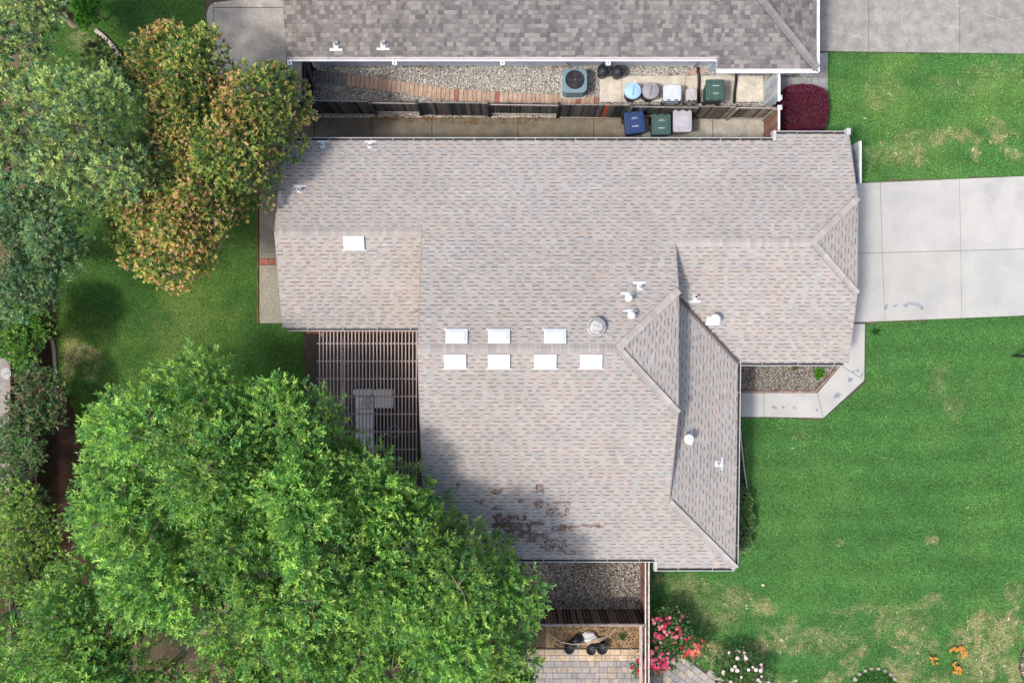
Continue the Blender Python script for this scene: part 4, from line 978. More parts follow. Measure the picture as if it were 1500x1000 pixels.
def make_tree(name, label, cat, lobes, base, crown_args, trunk_r=.2, fork=1.6, twigs=True, group=None, bark=BARK, limbs=9, twig_col=None, twig_out=0.0, rg=None, twr=.012):
    rg = rng if rg is None else rg
    t = thing(name, label, cat, (base[0], base[1], 0), group=group)
    mb = MB(); bz = Vector((base[0], base[1], -.1)); top = Vector((base[0] + R.uniform(-.2, .2), base[1] + R.uniform(-.2, .2), fork))
    mb.tube([bz, bz.lerp(top, .3) + Vector((.04, .02, 0)), top], [trunk_r * 1.3, trunk_r * 1.02, trunk_r * .9], 10, bark); mb.build('trunk', M_bark, t, smooth=True)
    lob = sorted(lobes, key=lambda l_: R.random()); nl = min(limbs, len(lob)); heads = []
    br = MB()
    far = sorted(lobes, key=lambda l_: math.atan2(l_[1] - base[1], l_[0] - base[0]))
    for i in range(nl):
        l_ = far[int((i + .5) * len(far) / nl)]; e = Vector(l_[:3]); m1 = top.lerp(e, .4) + Vector((R.uniform(-.3, .3), R.uniform(-.3, .3), .15 * (e - top).length)); 
        pts = [top, m1, top.lerp(e, .75) + Vector((R.uniform(-.2, .2), R.uniform(-.2, .2), .1)), e]
        br.tube(pts, [trunk_r * .6, trunk_r * .4, trunk_r * .25, trunk_r * .1], 7, bark); heads += [m1, pts[2], e]
    for l_ in lobes:
        c = Vector(l_[:3]); h = min(heads, key=lambda q: (q - c).length)
        if (h - c).length > .1: br.tube([h, h.lerp(c, .5) + Vector((R.uniform(-.15, .15), R.uniform(-.15, .15), -.1)), c], [trunk_r * .16 + .01, trunk_r * .12 + .008, .018], 5, twig_col or bark, cap=False)
        for k in range(6 if twigs else 2):
            d = sphere_dirs(1, -.1, rg)[0]; r = l_[3] * (.85 + twig_out * rg.random()); e = c + Vector((d[0] * r, d[1] * r, d[2] * r * .75))
            md = c.lerp(e, .5) + Vector((R.uniform(-.1, .1), R.uniform(-.1, .1), R.uniform(-.05, .1)))
            br.tube([c, md, e], [.02, twr * 1.2, twr * .5], 4, twig_col or jit(bark, .1), cap=False)
    br.build('branches', M_bark, t)
    V, T, Cc, O, D = crown_from(lobes, *crown_args[0], **crown_args[1]); npmesh('crown', V, T, Cc, M_leaf, t)
    return t
GREEN_A = [lin(c) for c in ((128, 174, 82), (112, 160, 76), (154, 196, 90), (90, 140, 70), (174, 206, 98), (104, 156, 82))]
rng = np.random.default_rng(21); R.seed(21)
# large green tree, lower left
poly_big = [(262, 520), (300, 505), (335, 540), (385, 565), (430, 572), (470, 590), (520, 640), (565, 675), (590, 690), (618, 684), (636, 716), (674, 742), (708, 778), (762, 812), (784, 852), (798, 880), (772, 910), (790, 950),
            (780, 1000), (760, 1060), (560, 1110), (330, 1120), (150, 1100), (0, 1100), (-60, 1000), (-50, 880), (30, 868), (104, 818), (116, 760), (98, 705), (128, 672), (122, 622), (150, 604), (152, 575), (180, 582), (200, 562), (228, 550)]
lb = lobes_in(poly_big, 3.6, 7.3, .74, .64, edge=.75, zj=.7)
lb = boughs(lb, 2.15, 1.25, .8, 1.9, .65, .5, 2.8)
hole = P(290, 925, 5)
lb = [l_ for l_ in lb if math.hypot(l_[0] - hole[0], l_[1] - hole[1]) > 1.1]
make_tree('shade_tree', 'huge bright green shade tree spreading over the lower left corner', 'tree', lb, (-8.2, -8.2),
          ((24, 13, .40, .16, .052, GREEN_A), dict(squash=.8, hue_by_lobe=.28, upb=.35, up=.25)), trunk_r=.42, fork=2.4, limbs=14, bark=lin((150, 138, 124)), twig_out=.35, twr=.014)
rng = np.random.default_rng(33); R.seed(33)
# orange-tinged tree
poly_or = [(195, 66), (225, 34), (270, 36), (306, 32), (326, 70), (350, 95), (385, 85), (425, 88), (450, 128), (446, 175), (436, 222), (408, 225), (396, 290), (335, 325), (312, 350), (306, 388), (262, 418), (232, 405),
           (190, 392), (158, 365), (150, 315), (125, 290), (150, 262), (215, 250), (222, 190), (195, 120)]
OR_G = [lin(c) for c in ((112, 144, 78), (134, 162, 86), (166, 184, 94), (90, 126, 76), (184, 190, 100))]; OR_T = [lin(c) for c in ((232, 186, 132), (224, 172, 120), (222, 194, 108), (222, 174, 136), (206, 196, 104), (232, 194, 148))]
lb = lobes_in(poly_or, 3.4, 5.8, .62, .52, edge=.75, zj=.4)
lb = boughs(lb, 1.6, 1.0, .6, 1.2, .75, .25)
make_tree('orange_tinged_tree', 'broad evergreen tree with orange tinged new growth at the roof corner', 'tree', lb, (-10.9, 6.6),
          ((38, 13, .17, .115, .05, OR_G), dict(squash=.8, hue_by_lobe=.18, tipcol=OR_T, tip_from=.66, upb=.6)), trunk_r=.22, fork=1.8, limbs=10)
rng = np.random.default_rng(34); R.seed(34)
# yellow-green tree, upper left
poly_yg = [(-60, 40), (0, 30), (60, 30), (100, 70), (135, 85), (190, 118), (228, 175), (245, 240), (230, 285), (180, 300), (150, 305), (120, 310), (85, 305), (50, 275), (-60, 250)]
YG = [lin(c) for c in ((170, 192, 114), (146, 176, 108), (192, 204, 128), (120, 154, 106), (104, 142, 106), (180, 196, 120))]
lb = lobes_in(poly_yg, 4.2, 7.2, .68, .62, edge=.7, zj=.7)
lb = boughs(lb, 1.6, 1.0, .6, 1.2, .75, .25)
make_tree('yellow_green_tree', 'yellow green tree with bare twigs showing in the upper left', 'tree', lb, (-16.6, 7.9),
          ((24, 13, .22, .13, .055, YG), dict(squash=.8, hue_by_lobe=.25)), trunk_r=.25, fork=2, limbs=9, twig_out=.4, twig_col=lin((120, 106, 98)))
poly_dk = [(-60, 225), (40, 255), (85, 290), (132, 315), (128, 368), (92, 400), (88, 440), (50, 458), (0, 470), (-60, 470)]
DK = [lin(c) for c in ((112, 148, 100), (126, 160, 102), (100, 140, 102), (146, 172, 110), (114, 154, 114), (164, 182, 120))]
lb = lobes_in(poly_dk, 4.0, 6.4, .6, .55, edge=.7, zj=.5)
lb = boughs(lb, 1.6, 1.0, .6, 1.2, .75, .25)
make_tree('dark_green_tree', 'dense dark green tree at the left edge above the light green shrub', 'tree', lb, (-19.3, 3.2),
          ((40, 12, .15, .10, .045, DK), dict(squash=.8, hue_by_lobe=.22)), trunk_r=.2, fork=1.8, limbs=8)
poly_tl = [(-60, -60), (105, -60), (115, 0), (104, 22), (86, 40), (60, 50), (-60, 44)]
lb = lobes_in(poly_tl, 4.0, 6.5, .6, .62, edge=.7, zj=.6)
make_tree('corner_tree', 'pale yellow green tree filling the top left corner', 'tree', lb, (-18.7, 13.6),
          ((26, 12, .2, .12, .055, YG), dict(squash=.8, hue_by_lobe=.2)), trunk_r=.2, fork=1.8, limbs=7, twig_out=.4)
def bush(name, label, poly, z0, z1, rl, sp, pal, L, W, dens=48, nleaf=10, cat='bush', **kw):
    lb = lobes_in(poly, z0, z1, rl, sp, edge=.75, zj=kw.pop('zj', .2)); xs = sum(p[0] for p in poly) / len(poly); ys = sum(p[1] for p in poly) / len(poly)
    b0 = P(xs, ys, (z0 + z1) / 2)
    tk = dict(trunk_r=kw.pop('trunk_r', .05), fork=.3, limbs=5, twigs=kw.pop('twigs', False), twig_col=kw.pop('twig_col', None), twig_out=kw.pop('twig_out', 0)); 
    return make_tree(name, label, cat, lb, b0, ((dens, nleaf, kw.pop('Ls', .14), L, W, pal), dict(squash=.85, hue_by_lobe=.12, **kw)), **tk)
bush('light_green_shrub', 'light green rounded shrub hanging over the left fence', [(-20, 448), (30, 442), (70, 455), (84, 480), (60, 500), (52, 530), (35, 538), (18, 522), (0, 518), (-20, 520)], 2.0, 2.9, .42, .4,
     [lin((122, 164, 70)), lin((104, 148, 62)), lin((140, 176, 86)), lin((76, 130, 58))], .12, .055, dens=50)
bush('glossy_leaved_bush', 'dark glossy bush beside the bare soil by the fence', [(28, 545), (60, 532), (88, 545), (97, 580), (92, 620), (60, 640), (24, 640), (16, 600)], 1.4, 2.1, .36, .38,
     [lin((84, 122, 72)), lin((108, 142, 84)), lin((150, 168, 116)), lin((68, 104, 64)), lin((156, 146, 108))], .12, .05, dens=36, twigs=True, twig_out=.2)
bush('mixed_green_bush', 'mid green twiggy bush at the left edge below the glossy bush', [(-20, 622), (20, 612), (60, 625), (68, 660), (58, 685), (30, 705), (-20, 705)], 1.6, 2.4, .38, .4,
     [lin((118, 162, 90)), lin((100, 144, 82)), lin((136, 170, 102)), lin((150, 142, 122))], .09, .04, dens=52, twigs=True, twig_out=.3, twig_col=lin((122, 108, 112)))
bush('yellow_green_shrub', 'yellow green shrub with purplish bare twigs at its centre', [(-40, 705), (30, 702), (72, 725), (96, 770), (92, 810), (62, 850), (20, 872), (-40, 880)], 2.0, 3.4, .45, .46,
     [lin((164, 196, 96)), lin((140, 178, 90)), lin((182, 202, 106)), lin((112, 156, 82))], .10, .04, dens=44, twigs=True, twig_out=.5, twig_col=lin((128, 112, 120)))
bush('bright_green_shrub', 'bright green shrub near the curved edging at the top left', [(118, -20), (150, -20), (152, 20), (140, 48), (122, 44), (112, 20)], .8, 1.5, .3, .32,
     [lin((96, 160, 44)), lin((110, 172, 56)), lin((80, 140, 46))], .12, .055, dens=44)
bush('low_shrub', 'low dark shrub tucked behind the curved edging', [(118, 72), (148, 60), (190, 80), (225, 115), (235, 160), (190, 140), (140, 100)], .9, 1.6, .34, .34, [lin((70, 84, 44)), lin((88, 96, 52)), lin((60, 70, 44))], .08, .035, dens=50)
rng = np.random.default_rng(35); R.seed(35)
# red shrub: clipped dome of small leaves
def dome_bush(name, label, px, py, rx, ry, h, pal, L, W, dens, cat='shrub', lump=.08, **kw):
    X, Y, _ = P(px, py, h * .6); n = int(dens * rx * ry * math.pi * 2); d = sphere_dirs(n, -.05)
    k = 1 + lump * (fbm(d[:, 0] * 4 + px, d[:, 1] * 4 + py) * 2 - 1) * 2; sq = 1 / np.maximum(np.abs(np.cos(np.arctan2(d[:, 1], d[:, 0]) * 2)), .0 + .001) ** .0
    sup = (np.abs(d) ** 2.6).sum(1) ** (-1 / 2.6); dd = d * sup[:, None]
    O = np.stack([X + dd[:, 0] * rx * k, Y + dd[:, 1] * ry * k, np.maximum(.05, dd[:, 2] * h * .92 * k)], 1) * 1.0
    t = thing(name, label, cat, (X, Y, 0)); dirs = d * .9 + np.array([0, 0, .35]) + rng.normal(0, .25, (n, 3)); dirs /= np.linalg.norm(dirs, axis=1)[:, None]
    V, T, Cc = leaves(O, dirs, 6, .07, L, W, pal, **kw); npmesh('foliage', V, T, Cc, M_leaf, t)
    mb = MB(); 
    for q in range(9):
        a = q * .7; e = Vector((X + math.cos(a) * rx * .7, Y + math.sin(a) * ry * .7, h * .7)); mb.tube([(X, Y, 0), e.lerp(Vector((X, Y, 0)), .5) + Vector((0, 0, .1)), e], [.03, .02, .01], 5, BARK)
    mb.build('stems', M_bark, t)
    return t
RD = [lin(c) for c in ((122, 44, 66), (104, 38, 62), (92, 42, 68), (138, 50, 68), (112, 50, 84), (78, 34, 48))]
dome_bush('red_leaved_shrub', 'rounded clipped dark red leaved shrub beside the garage corner', 1181, 158, .98, 1.02, 1.25, RD, .062, .034, 420, lump=.05, upb=0) if False else dome_bush('red_leaved_shrub', 'rounded clipped dark red leaved shrub beside the garage corner', 1181, 158, .98, 1.02, 1.25, RD, .062, .036, 800, lump=.05)
DG = [lin(c) for c in ((110, 148, 88), (94, 134, 80), (126, 166, 100), (80, 116, 72), (146, 176, 114))]
for (a, b_, rx, ry, lbl) in ((1086, 735, .42, .58, 'northern one of three dark green clipped mounds against the east wall'), (1087, 762, .5, .55, 'middle one of three dark green clipped mounds against the east wall'),
                             (1085, 791, .44, .52, 'southern one of three dark green clipped mounds against the east wall')):
    t_ = dome_bush('clipped_bush', lbl, a, b_, rx, ry, .85, DG, .07, .034, 800, cat='bush', lump=.16); t_['group'] = 'clipped green mounds along the east wall'
# flowers
def flower_bush(name, label, poly, z0, z1, green, blooms, L, nb, bs, cat='rose bush'):
    t = bush(name, label, poly, z0, z1, .26, .27, green, L, L * .6, dens=55, nleaf=8, cat=cat, Ls=.12, twigs=False)
    xs = [p[0] for p in poly]; ys = [p[1] for p in poly]; k = 0; ox, oy, _z = root_loc(t); mz = {}
    centres = [(R.uniform(min(xs), max(xs)), R.uniform(min(ys), max(ys))) for _ in range(20)]
    while k < nb:
        cxy = R.choice(centres); x = R.gauss(cxy[0], 10); y = R.gauss(cxy[1], 10)
        if not inpoly(np.array([x]), np.array([y]), poly)[0]: continue
        d = float(polydist(np.array([x]), np.array([y]), poly)[0]); z = z0 + (z1 - z0) * min(1, d / 14) + .40; X, Y, Z = P(x, y, z)
        col = R.choice(blooms); r = bs * R.uniform(.7, 1.25); mb = MB(); a0 = R.uniform(0, 6)
        for ring, (m_, rr, hz) in enumerate(((6, 1, .15), (5, .6, .5))):
            for q in range(m_):
                a = a0 + ring * .5 + q * 2 * math.pi / m_; ca, sa = math.cos(a), math.sin(a); cc = jit(col, .18)
                mb.face([(X, Y, Z), (X + r * rr * (ca * .7 - sa * .45), Y + r * rr * (sa * .7 + ca * .45), Z + r * hz), (X + r * rr * ca, Y + r * rr * sa, Z + r * hz * 1.1), (X + r * rr * (ca * .7 + sa * .45), Y + r * rr * (sa * .7 - ca * .45), Z + r * hz)], cc)
        mb.build('blossom', M_petal, t); k += 1
    return t
PINK = [lin((206, 66, 110)), lin((192, 84, 108)), lin((216, 116, 142)), lin((172, 48, 84)), lin((214, 140, 146)), lin((190, 52, 84))]; CORAL = [lin((208, 80, 76)), lin((218, 124, 86)), lin((212, 96, 100)), lin((222, 156, 120))]
RG = [lin((84, 128, 64)), lin((104, 146, 76)), lin((68, 104, 56)), lin((128, 152, 94))]
flower_bush('pink_rose_bush', 'large pink flowering rose bush against the front side fence', [(946, 900), (975, 890), (1000, 896), (1012, 925), (1000, 960), (984, 978), (960, 990), (935, 992), (924, 975), (938, 955), (948, 940)], .7, 1.25, RG, PINK, .085, 150, .07)
flower_bush('coral_rose_bush', 'coral and orange flowering rose bush right of the pink one', [(1000, 925), (1022, 925), (1038, 945), (1036, 962), (1018, 968), (1000, 964)], .6, 1.0, RG, CORAL, .08, 44, .075)
flower_bush('white_rose_bush', 'low rose bush with pale pink white blooms by the paver edge', [(1036, 965), (1060, 948), (1090, 950), (1124, 965), (1128, 1000), (1100, 1025), (1060, 1025), (1050, 990)], .4, .8, RG, [lin((236, 214, 212)), lin((240, 226, 222)), lin((228, 196, 200))], .075, 30, .075)
for i, (x, y, nb, lbl) in enumerate(((1365, 963, 8, 'small tuft of orange flowers left of the larger clump on the lawn'), (1400, 956, 26, 'curved clump of orange flowers in the straw patch of lawn'), (1399, 976, 20, 'lower round clump of orange flowers in the straw patch of lawn'))):
    t = thing('orange_flowers', lbl, 'flowers', P(x, y), group='orange flowers on the front lawn'); mb = MB()
    for k in range(14): a = R.uniform(0, 6.3); r = R.uniform(.05, .22); mb.face([(0, 0, 0), (r * math.cos(a), r * math.sin(a), .1), (r * math.cos(a + .25) * .8, r * math.sin(a + .25) * .8, .08)], lin((70, 120, 50)))
    mb.build('leaves', M_leaf, t, local=True)
    for k in range(nb):
        a = (-.5 + k / nb * 3.4) if i == 1 else R.uniform(0, 6.3); r = (.28 + R.uniform(-.09, .09) if i == 1 else R.uniform(.0, .26)); X, Y, Z = r * math.cos(a), r * math.sin(a), R.uniform(.12, .2); mb = MB(); a0 = R.uniform(0, 6)
        for q in range(7):
            b_ = a0 + q * .9; mb.face([(X, Y, Z), (X + .04 * math.cos(b_ - .4), Y + .04 * math.sin(b_ - .4), Z + .02), (X + .06 * math.cos(b_), Y + .06 * math.sin(b_), Z + .03), (X + .04 * math.cos(b_ + .4), Y + .04 * math.sin(b_ + .4), Z + .02)], jit(lin((222, 150, 62)), .2))
        mb.build('blossom', M_petal, t, local=True)
# small green plant in the gravel bed
def tuft(name, label, px, py, r, h, pal, n=60, L=.16, W=.03, cat='plant', group=None):
    X, Y, _ = P(px, py); O = np.stack([X + rng.normal(0, r * .3, n), Y + rng.normal(0, r * .3, n), np.full(n, h * .3)], 1); d = sphere_dirs(n, .15)
    V, T, Cc = leaves(O, d, 6, r * .7, L, W, pal); t = npmesh(name, V, T, Cc, M_leaf); return tag(t, label, cat, group)
tuft('ornamental_grass', 'bright green tufted plant in the gravel bed by the front walk', 1198, 547, .22, .2, [lin((84, 140, 40)), lin((100, 156, 50))], 60)
tuft('low_plant', 'small mossy green plant at the garage wall in the gravel bed', 1164, 537, .18, .1, [lin((90, 110, 40)), lin((110, 130, 50))], 40, .08)
tuft('weed', 'small green weed on the dirt behind the south fence', 911, 931, .16, .12, [lin((84, 120, 60)), lin((104, 140, 74))], 30, .09)
tuft('lawn_weed', 'dark green weed clump in the front lawn near the driveway', 1281, 486, .16, .05, [lin((44, 92, 36)), lin((56, 104, 42))], 24, .1)
# round planted bed and oval gravel bed on the lawn
rb = thing('round_planter_bed', 'round ground cover bed edged with pale stones at the bottom of the lawn', 'flower bed', P(1281, 1012))
cxx, cyy, _ = P(1281, 1012)
for k in range(22):
    a = 2 * math.pi * k / 22; x = cxx + 1.0 * math.cos(a); y = cyy + 1.0 * math.sin(a); mb = MB(); r = R.uniform(.07, .13)
    mb.lathe([(r * .7, 0), (r, .04), (r * .8, .09), (.001, .11)], 8, x, y, col=jit(lin((150, 142, 130)), .2), wob=lambda t, i: 1 + .18 * math.sin(3 * t + k)); mb.build('edging_stone', M_stone, rb)
n = 700; aa = rng.uniform(0, 6.28, n); rr = .92 * np.sqrt(rng.random(n)); O = np.stack([cxx + rr * np.cos(aa), cyy + rr * np.sin(aa), rng.uniform(.05, .16, n)], 1)
V, T, Cc = leaves(O, sphere_dirs(n, .3), 6, .08, .06, .035, [lin((64, 110, 40)), lin((84, 130, 50)), lin((52, 92, 38))]); kind(npmesh('ground_cover', V, T, Cc, M_leaf, rb), 'stuff')
ob = [(1520 + 28 * math.cos(t / 20 * 6.283), 972 + 38 * math.sin(t / 20 * 6.283)) for t in range(20)]
sheet('oval_bed', ob, .012, M_dirt, lin((60, 50, 46)))
pebbles('gravel', 'pinkish gravel in the oval bed at the bottom right edge', poly2(shrink([(a, b_) for a, b_ in ob], 3)), 500, .03, [lin((190, 160, 156)), lin((150, 120, 120)), lin((210, 190, 186)), lin((120, 100, 100))], .01)
# small stones
def rock(name, label, px, py, r, h, col, cat='rock', asp=1.0):
    X, Y, _ = P(px, py); mb = MB(); ph = R.uniform(0, 6)
    mb.lathe([(r * .8, -.02), (r, h * .4), (r * .75, h * .85), (r * .3, h), (.001, h)], 12, 0, 0, col=col, wob=lambda t, i: (1 + .14 * math.sin(2 * t + ph + i) + .09 * math.sin(5 * t + i * 2)))
    mb.v = [(X + x * asp, Y + y, z) for x, y, z in mb.v]; return tag(mb.build(name, M_stone), label, cat)
rock('rock', 'pale oval boulder among the black pots behind the south fence', 864, 932, .26, .22, lin((196, 194, 190)), asp=1.35)
rock('stone', 'small cream stone lying alone on the front lawn', 1117.5, 856, .06, .06, lin((216, 200, 160)), cat='stone')
rock('stone', 'small stone in the corner of the fenced gravel yard', 925, 887, .17, .08, lin((150, 138, 128)), cat='stone')
# curved edgings
def edging(name, label, pts, col, w_=.09, h=.1, m=M_conc_old):
    mb = MB(); q = [Vector(P(*p, 0)) for p in pts]
    for i in range(len(q) - 1): mb.bar(q[i] + Vector((0, 0, h / 2)), q[i + 1] + (q[i + 1] - q[i]).normalized() * .01 + Vector((0, 0, h / 2 + .0003 * (i % 2))), w_, h, col)
    return tag(mb.build(name, m), label, 'edging')
edging('bed_edging', 'thin pale curved edging between dark mulch and front lawn', [(1083, 618), (1084.5, 640), (1087, 665), (1090, 690), (1094, 716)], lin((176, 168, 154)), .05)
edging('bed_edging', 'straight concrete edging beside the bare soil by the left bushes', [(78, 498), (80.5, 515), (82, 545), (82, 620)], lin((150, 144, 138)), .13)
t = thing('curved_edging', 'double curved concrete edging at the top left behind the orange tinged tree', 'edging', P(160, 64))
for k in range(10):
    a0 = (141 + 3.7 * k + .10 * k * k * 0, 46 + 2.2 * k + .17 * k * k); a1 = (141 + 3.7 * (k + 1), 46 + 2.2 * (k + 1) + .17 * (k + 1) ** 2)
    mb = MB(); p = Vector(P(*a0)) + Vector((0, 0, .06)); q = Vector(P(*a1)) + Vector((0, 0, .06)); mb.bar(p, p.lerp(q, .95), .16, .12, jit(lin((172, 160, 146)), .08)); mb.build('edging_block', M_conc_old, t)

# ------------------------------------------------------------------ bins and equipment
def cart(name, label, px, py, rz, wd, dp, ht, col, lid, handle=1, group=None, marks=True):
    X, Y, _ = P(px, py, ht); t = thing(name, label, 'wheelie bin', (X, Y, 0), math.radians(rz), group)
    hx, hy = wd / 2, dp / 2
    b = MB(); b.rbox(hx * .94, hy * .9, .08, ht - .06, .06, col, taper=.78); b.rbox(hx * .97, hy * .94, ht - .14, ht - .055, .06, col); b.build('body', M_plastic, t, local=True)
    b = MB(); b.rbox(hx, hy, ht - .055, ht + .005, .11, lid, round_top=.03)
    b.rbox(hx * .72, hy * .62, ht + .0, ht + .03, .05, lid, cy=-.04 * handle, round_top=.02); 
    for sx in (-1, 1): b.rbox(.012, hy * .75, ht, ht + .018, .01, tuple(v * .9 for v in lid), cx=sx * hx * .86, seg=2)
    ld = b.build('lid', M_plastic, t, local=True)
    for sx in (-1, 1):
        b = MB(); b.box(sx * hx * .42 - .07, hy * handle * .9 - .022, ht - .0, sx * hx * .42 + .07, hy * handle * .9 + .022, ht + .012, (.015, .015, .018)); b.build('hinge_slot', M_black, ld, local=True)
    b = MB(); b.rbox(hx * 1.015, hy * 1.015, ht - .075, ht - .058, .07, tuple(v * .25 for v in lid)); b.rbox(hx * .3, .035, ht + .026, ht + .045, .02, tuple(min(1, v * 1.15) for v in lid), cy=-hy * .78, seg=3); b.build('lid_lip', M_plastic, ld, local=True)
    b = MB(); yh = hy * handle
    b.tube([(-hx * .62, yh, ht - .09), (-hx * .62, yh + .07 * handle, ht - .07), (hx * .62, yh + .07 * handle, ht - .07), (hx * .62, yh, ht - .09)], .017, 8, (.03, .03, .03) if sum(col) < .8 else tuple(v * .6 for v in col)); b.build('handle', M_plastic, t, local=True)
    for sx in (-1, 1):
        b = MB(); pts = []; b.tube([(sx * hx * .62, hy * .78 * handle, .13), (sx * hx * .92, hy * .78 * handle, .13)], .13, 14, (.02, .02, .02)); b.build('wheel', M_black, t, local=True)
    if marks:
        for yy, w2, hh_ in ((-hy * .38, .26, .045), (hy * .30, .24, .03), (hy * .42, .18, .03)):
            n = 7
            for k in range(n):
                b = MB(); x0 = -w2 / 2 + k * w2 / n; b.box(x0 + .004, yy - hh_ / 2 + .006 * (k % 2), ht + .026, x0 + w2 / n - .008, yy + hh_ / 2 - .006 * (k % 3), ht + .036, (.5, .54, .58)); b.build('print_mark', M_paint, ld, local=True)
    return t
BLUE = lin((34, 56, 98)); GRN = lin((58, 84, 76)); GRY = lin((164, 162, 168))
cart('blue_recycling_cart', 'blue wheeled recycling cart tilted beside the dark fence', 930, 179, 7, .82, .92, 1.08, BLUE, BLUE, 1)
cart('green_waste_cart', 'dark green wheeled cart between the blue and light grey carts', 969, 182, 0, .80, .88, 1.02, GRN, GRN, 1)
cart('light_grey_cart', 'light grey wheeled cart right of the green cart below the fence', 1000, 177, 0, .78, .92, 1.08, GRY, GRY, 1)
cart('green_waste_cart', 'dark green wheeled cart standing alone on the pad above the fence', 1048, 132, 180, .78, .88, 1.06, GRN, GRN, 1)
cart('pale_blue_grey_tote', 'pale blue grey square lidded cart beside the round grey can', 985, 136, 180, .76, .68, .9, lin((178, 186, 196)), lin((186, 194, 202)), 1, marks=False)
cart('small_beige_tote', 'small beige lidded tote next to the black drain pipe', 1013, 139, 180, .48, .54, .8, lin((166, 158, 158)), lin((170, 162, 162)), 1, marks=False)
def round_can(name, label, px, py, r, h, col, lid, cat='rubbish bin', group=None, handle=True, dome=.05):
    X, Y, _ = P(px, py, h); t = thing(name, label, cat, (X, Y, 0), group=group); b = MB()
    b.lathe([(.001, .0), (r * .78, .0), (r * .95, h - .06), (r * .98, h - .04)], 26, col=col); b.build('body', M_plastic, t, True, True)
    b = MB(); b.lathe([(r * 1.03, h - .07), (r * 1.05, h - .02), (r * .98, h), (r * .9, h - .008), (r * .86, h + .005), (r * .5, h + dome * .7), (.001, h + dome)], 28, col=lid); l_ = b.build('lid', M_plastic, t, False, True)
    if handle:
        b = MB(); b.tube([(-.02, -r * .6, h + .02), (-.02, -r * .45, h + dome + .03), (.02, r * .45, h + dome + .03), (.02, r * .6, h + .02)], .018, 6, tuple(v * .85 for v in lid)); b.build('handle', M_plastic, l_, local=True)
    return t
round_can('round_can', 'pale blue round lidded can on the concrete pad', 927, 133, .335, .8, lin((60, 80, 120)), lin((150, 186, 214)))
round_can('round_can', 'grey round lidded can between the pale blue can and tote', 953, 133, .335, .8, lin((70, 70, 74)), lin((142, 140, 144)))
K = (.02, .021, .026)
round_can('black_round_bin', 'black domed round bin nearest the air conditioner', 884, 103, .25, .6, K, K, group='black round bins against the neighbouring wall', handle=False, dome=.12)
round_can('black_round_bin', 'black domed round bin further from the air conditioner', 906, 104, .25, .6, K, K, group='black round bins against the neighbouring wall', handle=False, dome=.12)
X, Y, _ = P(842, 118, .85); ac = thing('air_conditioner', 'teal grey air conditioning unit with round fan grille on the gravel', 'air conditioner', (X, Y, 0)); TC = lin((108, 130, 137))
b = MB(); b.rbox(.54, .52, 0, .08, .1, (.4, .4, .38)); b.build('base_pad', M_conc_old, ac, local=True)
b = MB(); b.rbox(.49, .48, .08, .80, .2, lin((62, 86, 92)))
for k in range(11): b.rbox(.495, .485, .14 + k * .06, .155 + k * .06, .2, lin((100, 124, 130)))
b.build('body', M_plastic, ac, local=True)
b = MB(); b.rbox(.52, .51, .79, .85, .22, TC, round_top=.03); b.build('top_panel', M_plastic, ac, local=True)
b = MB(); b.lathe([(.36, .852), (.40, .87), (.385, .885), (.37, .875)], 36, 0, .03, col=(.03, .03, .035))
for r in (.05, .09, .13, .17, .21, .25, .29, .33): b.lathe([(r, .88), (r + .008, .892), (r + .016, .88)], 30, 0, .03, col=(.05, .05, .06))
for k in range(12): a = k * math.pi / 6; b.bar((.04 * math.cos(a), .03 + .04 * math.sin(a), .884), (.37 * math.cos(a), .03 + .37 * math.sin(a), .884), .012, .008, (.05, .05, .06))
b.build('fan_grille', M_plastic, ac, local=True)
b = MB(); b.lathe([(.001, .8545), (.37, .8545)], 24, 0, .03, col=(.02, .021, .026)); b.lathe([(.001, .875), (.06, .87), (.07, .86)], 16, 0, .03, col=(.1, .1, .12))
for k in range(4):
    a = k * math.pi / 2; b.face([(.06 * math.cos(a), .03 + .06 * math.sin(a), .865), (.3 * math.cos(a - .3), .03 + .3 * math.sin(a - .3), .858), (.32 * math.cos(a + .3), .03 + .32 * math.sin(a + .3), .872)], (.05, .055, .065))
b.build('fan', M_plastic, ac, local=True)
for (x, lbl, x2) in ((1022, 'black drain pipe from the downspout across the concrete pad', 1024), (1078, 'black drain pipe right of the green cart across the pad', 1075)):
    b = MB(); p0 = Vector(P(x, 99, .1)); p1 = Vector(P(x2, 151, .1)); b.tube([p0, p0.lerp(p1, .35) + Vector((.04, 0, 0)), p0.lerp(p1, .7), p1], .06, 10, K); tag(b.build('drain_pipe', M_black, None, True), lbl, 'pipe', 'black drain pipes on the pad')
# black pots, hose, log
for x, y, r, lbl in ((834, 950, .215, 'leftmost black plastic pot on the tan pavers'), (866, 952, .2, 'middle black plastic pot on the tan pavers'), (882, 950, .23, 'rightmost black plastic pot touching the middle one')):
    X, Y, _ = P(x, y, .4); t = thing('black_pot', lbl, 'pot', (X, Y, 0), group='black pots on the pavers'); b = MB()
    b.lathe([(.001, 0), (r * .75, 0), (r * .97, .36), (r * 1.05, .37), (r * 1.05, .4), (r * .92, .4), (r * .7, .2), (.001, .2)], 22, col=(.012, .012, .014)); b.build('body', M_black, t, True, True)
    b = MB()
    for k in range(7): a = k * .9 + r * 9; b.bar((r * .15 * math.cos(a), r * .15 * math.sin(a), .23), (r * .8 * math.cos(a), r * .8 * math.sin(a), .34), .03, .012, (.10, .10, .11))
    b.build('inner_ribs', M_plastic, t, local=True)
X, Y, _ = P(846, 939, .3); t = thing('black_bucket', 'black bucket with a light handle lying behind the pots', 'bucket', (X, Y, 0)); b = MB(); b.tube([(-.15, .1, .2), (.12, -.12, .18)], [.2, .24], 16, (.012, .012, .014)); b.build('body', M_black, t, False, True)
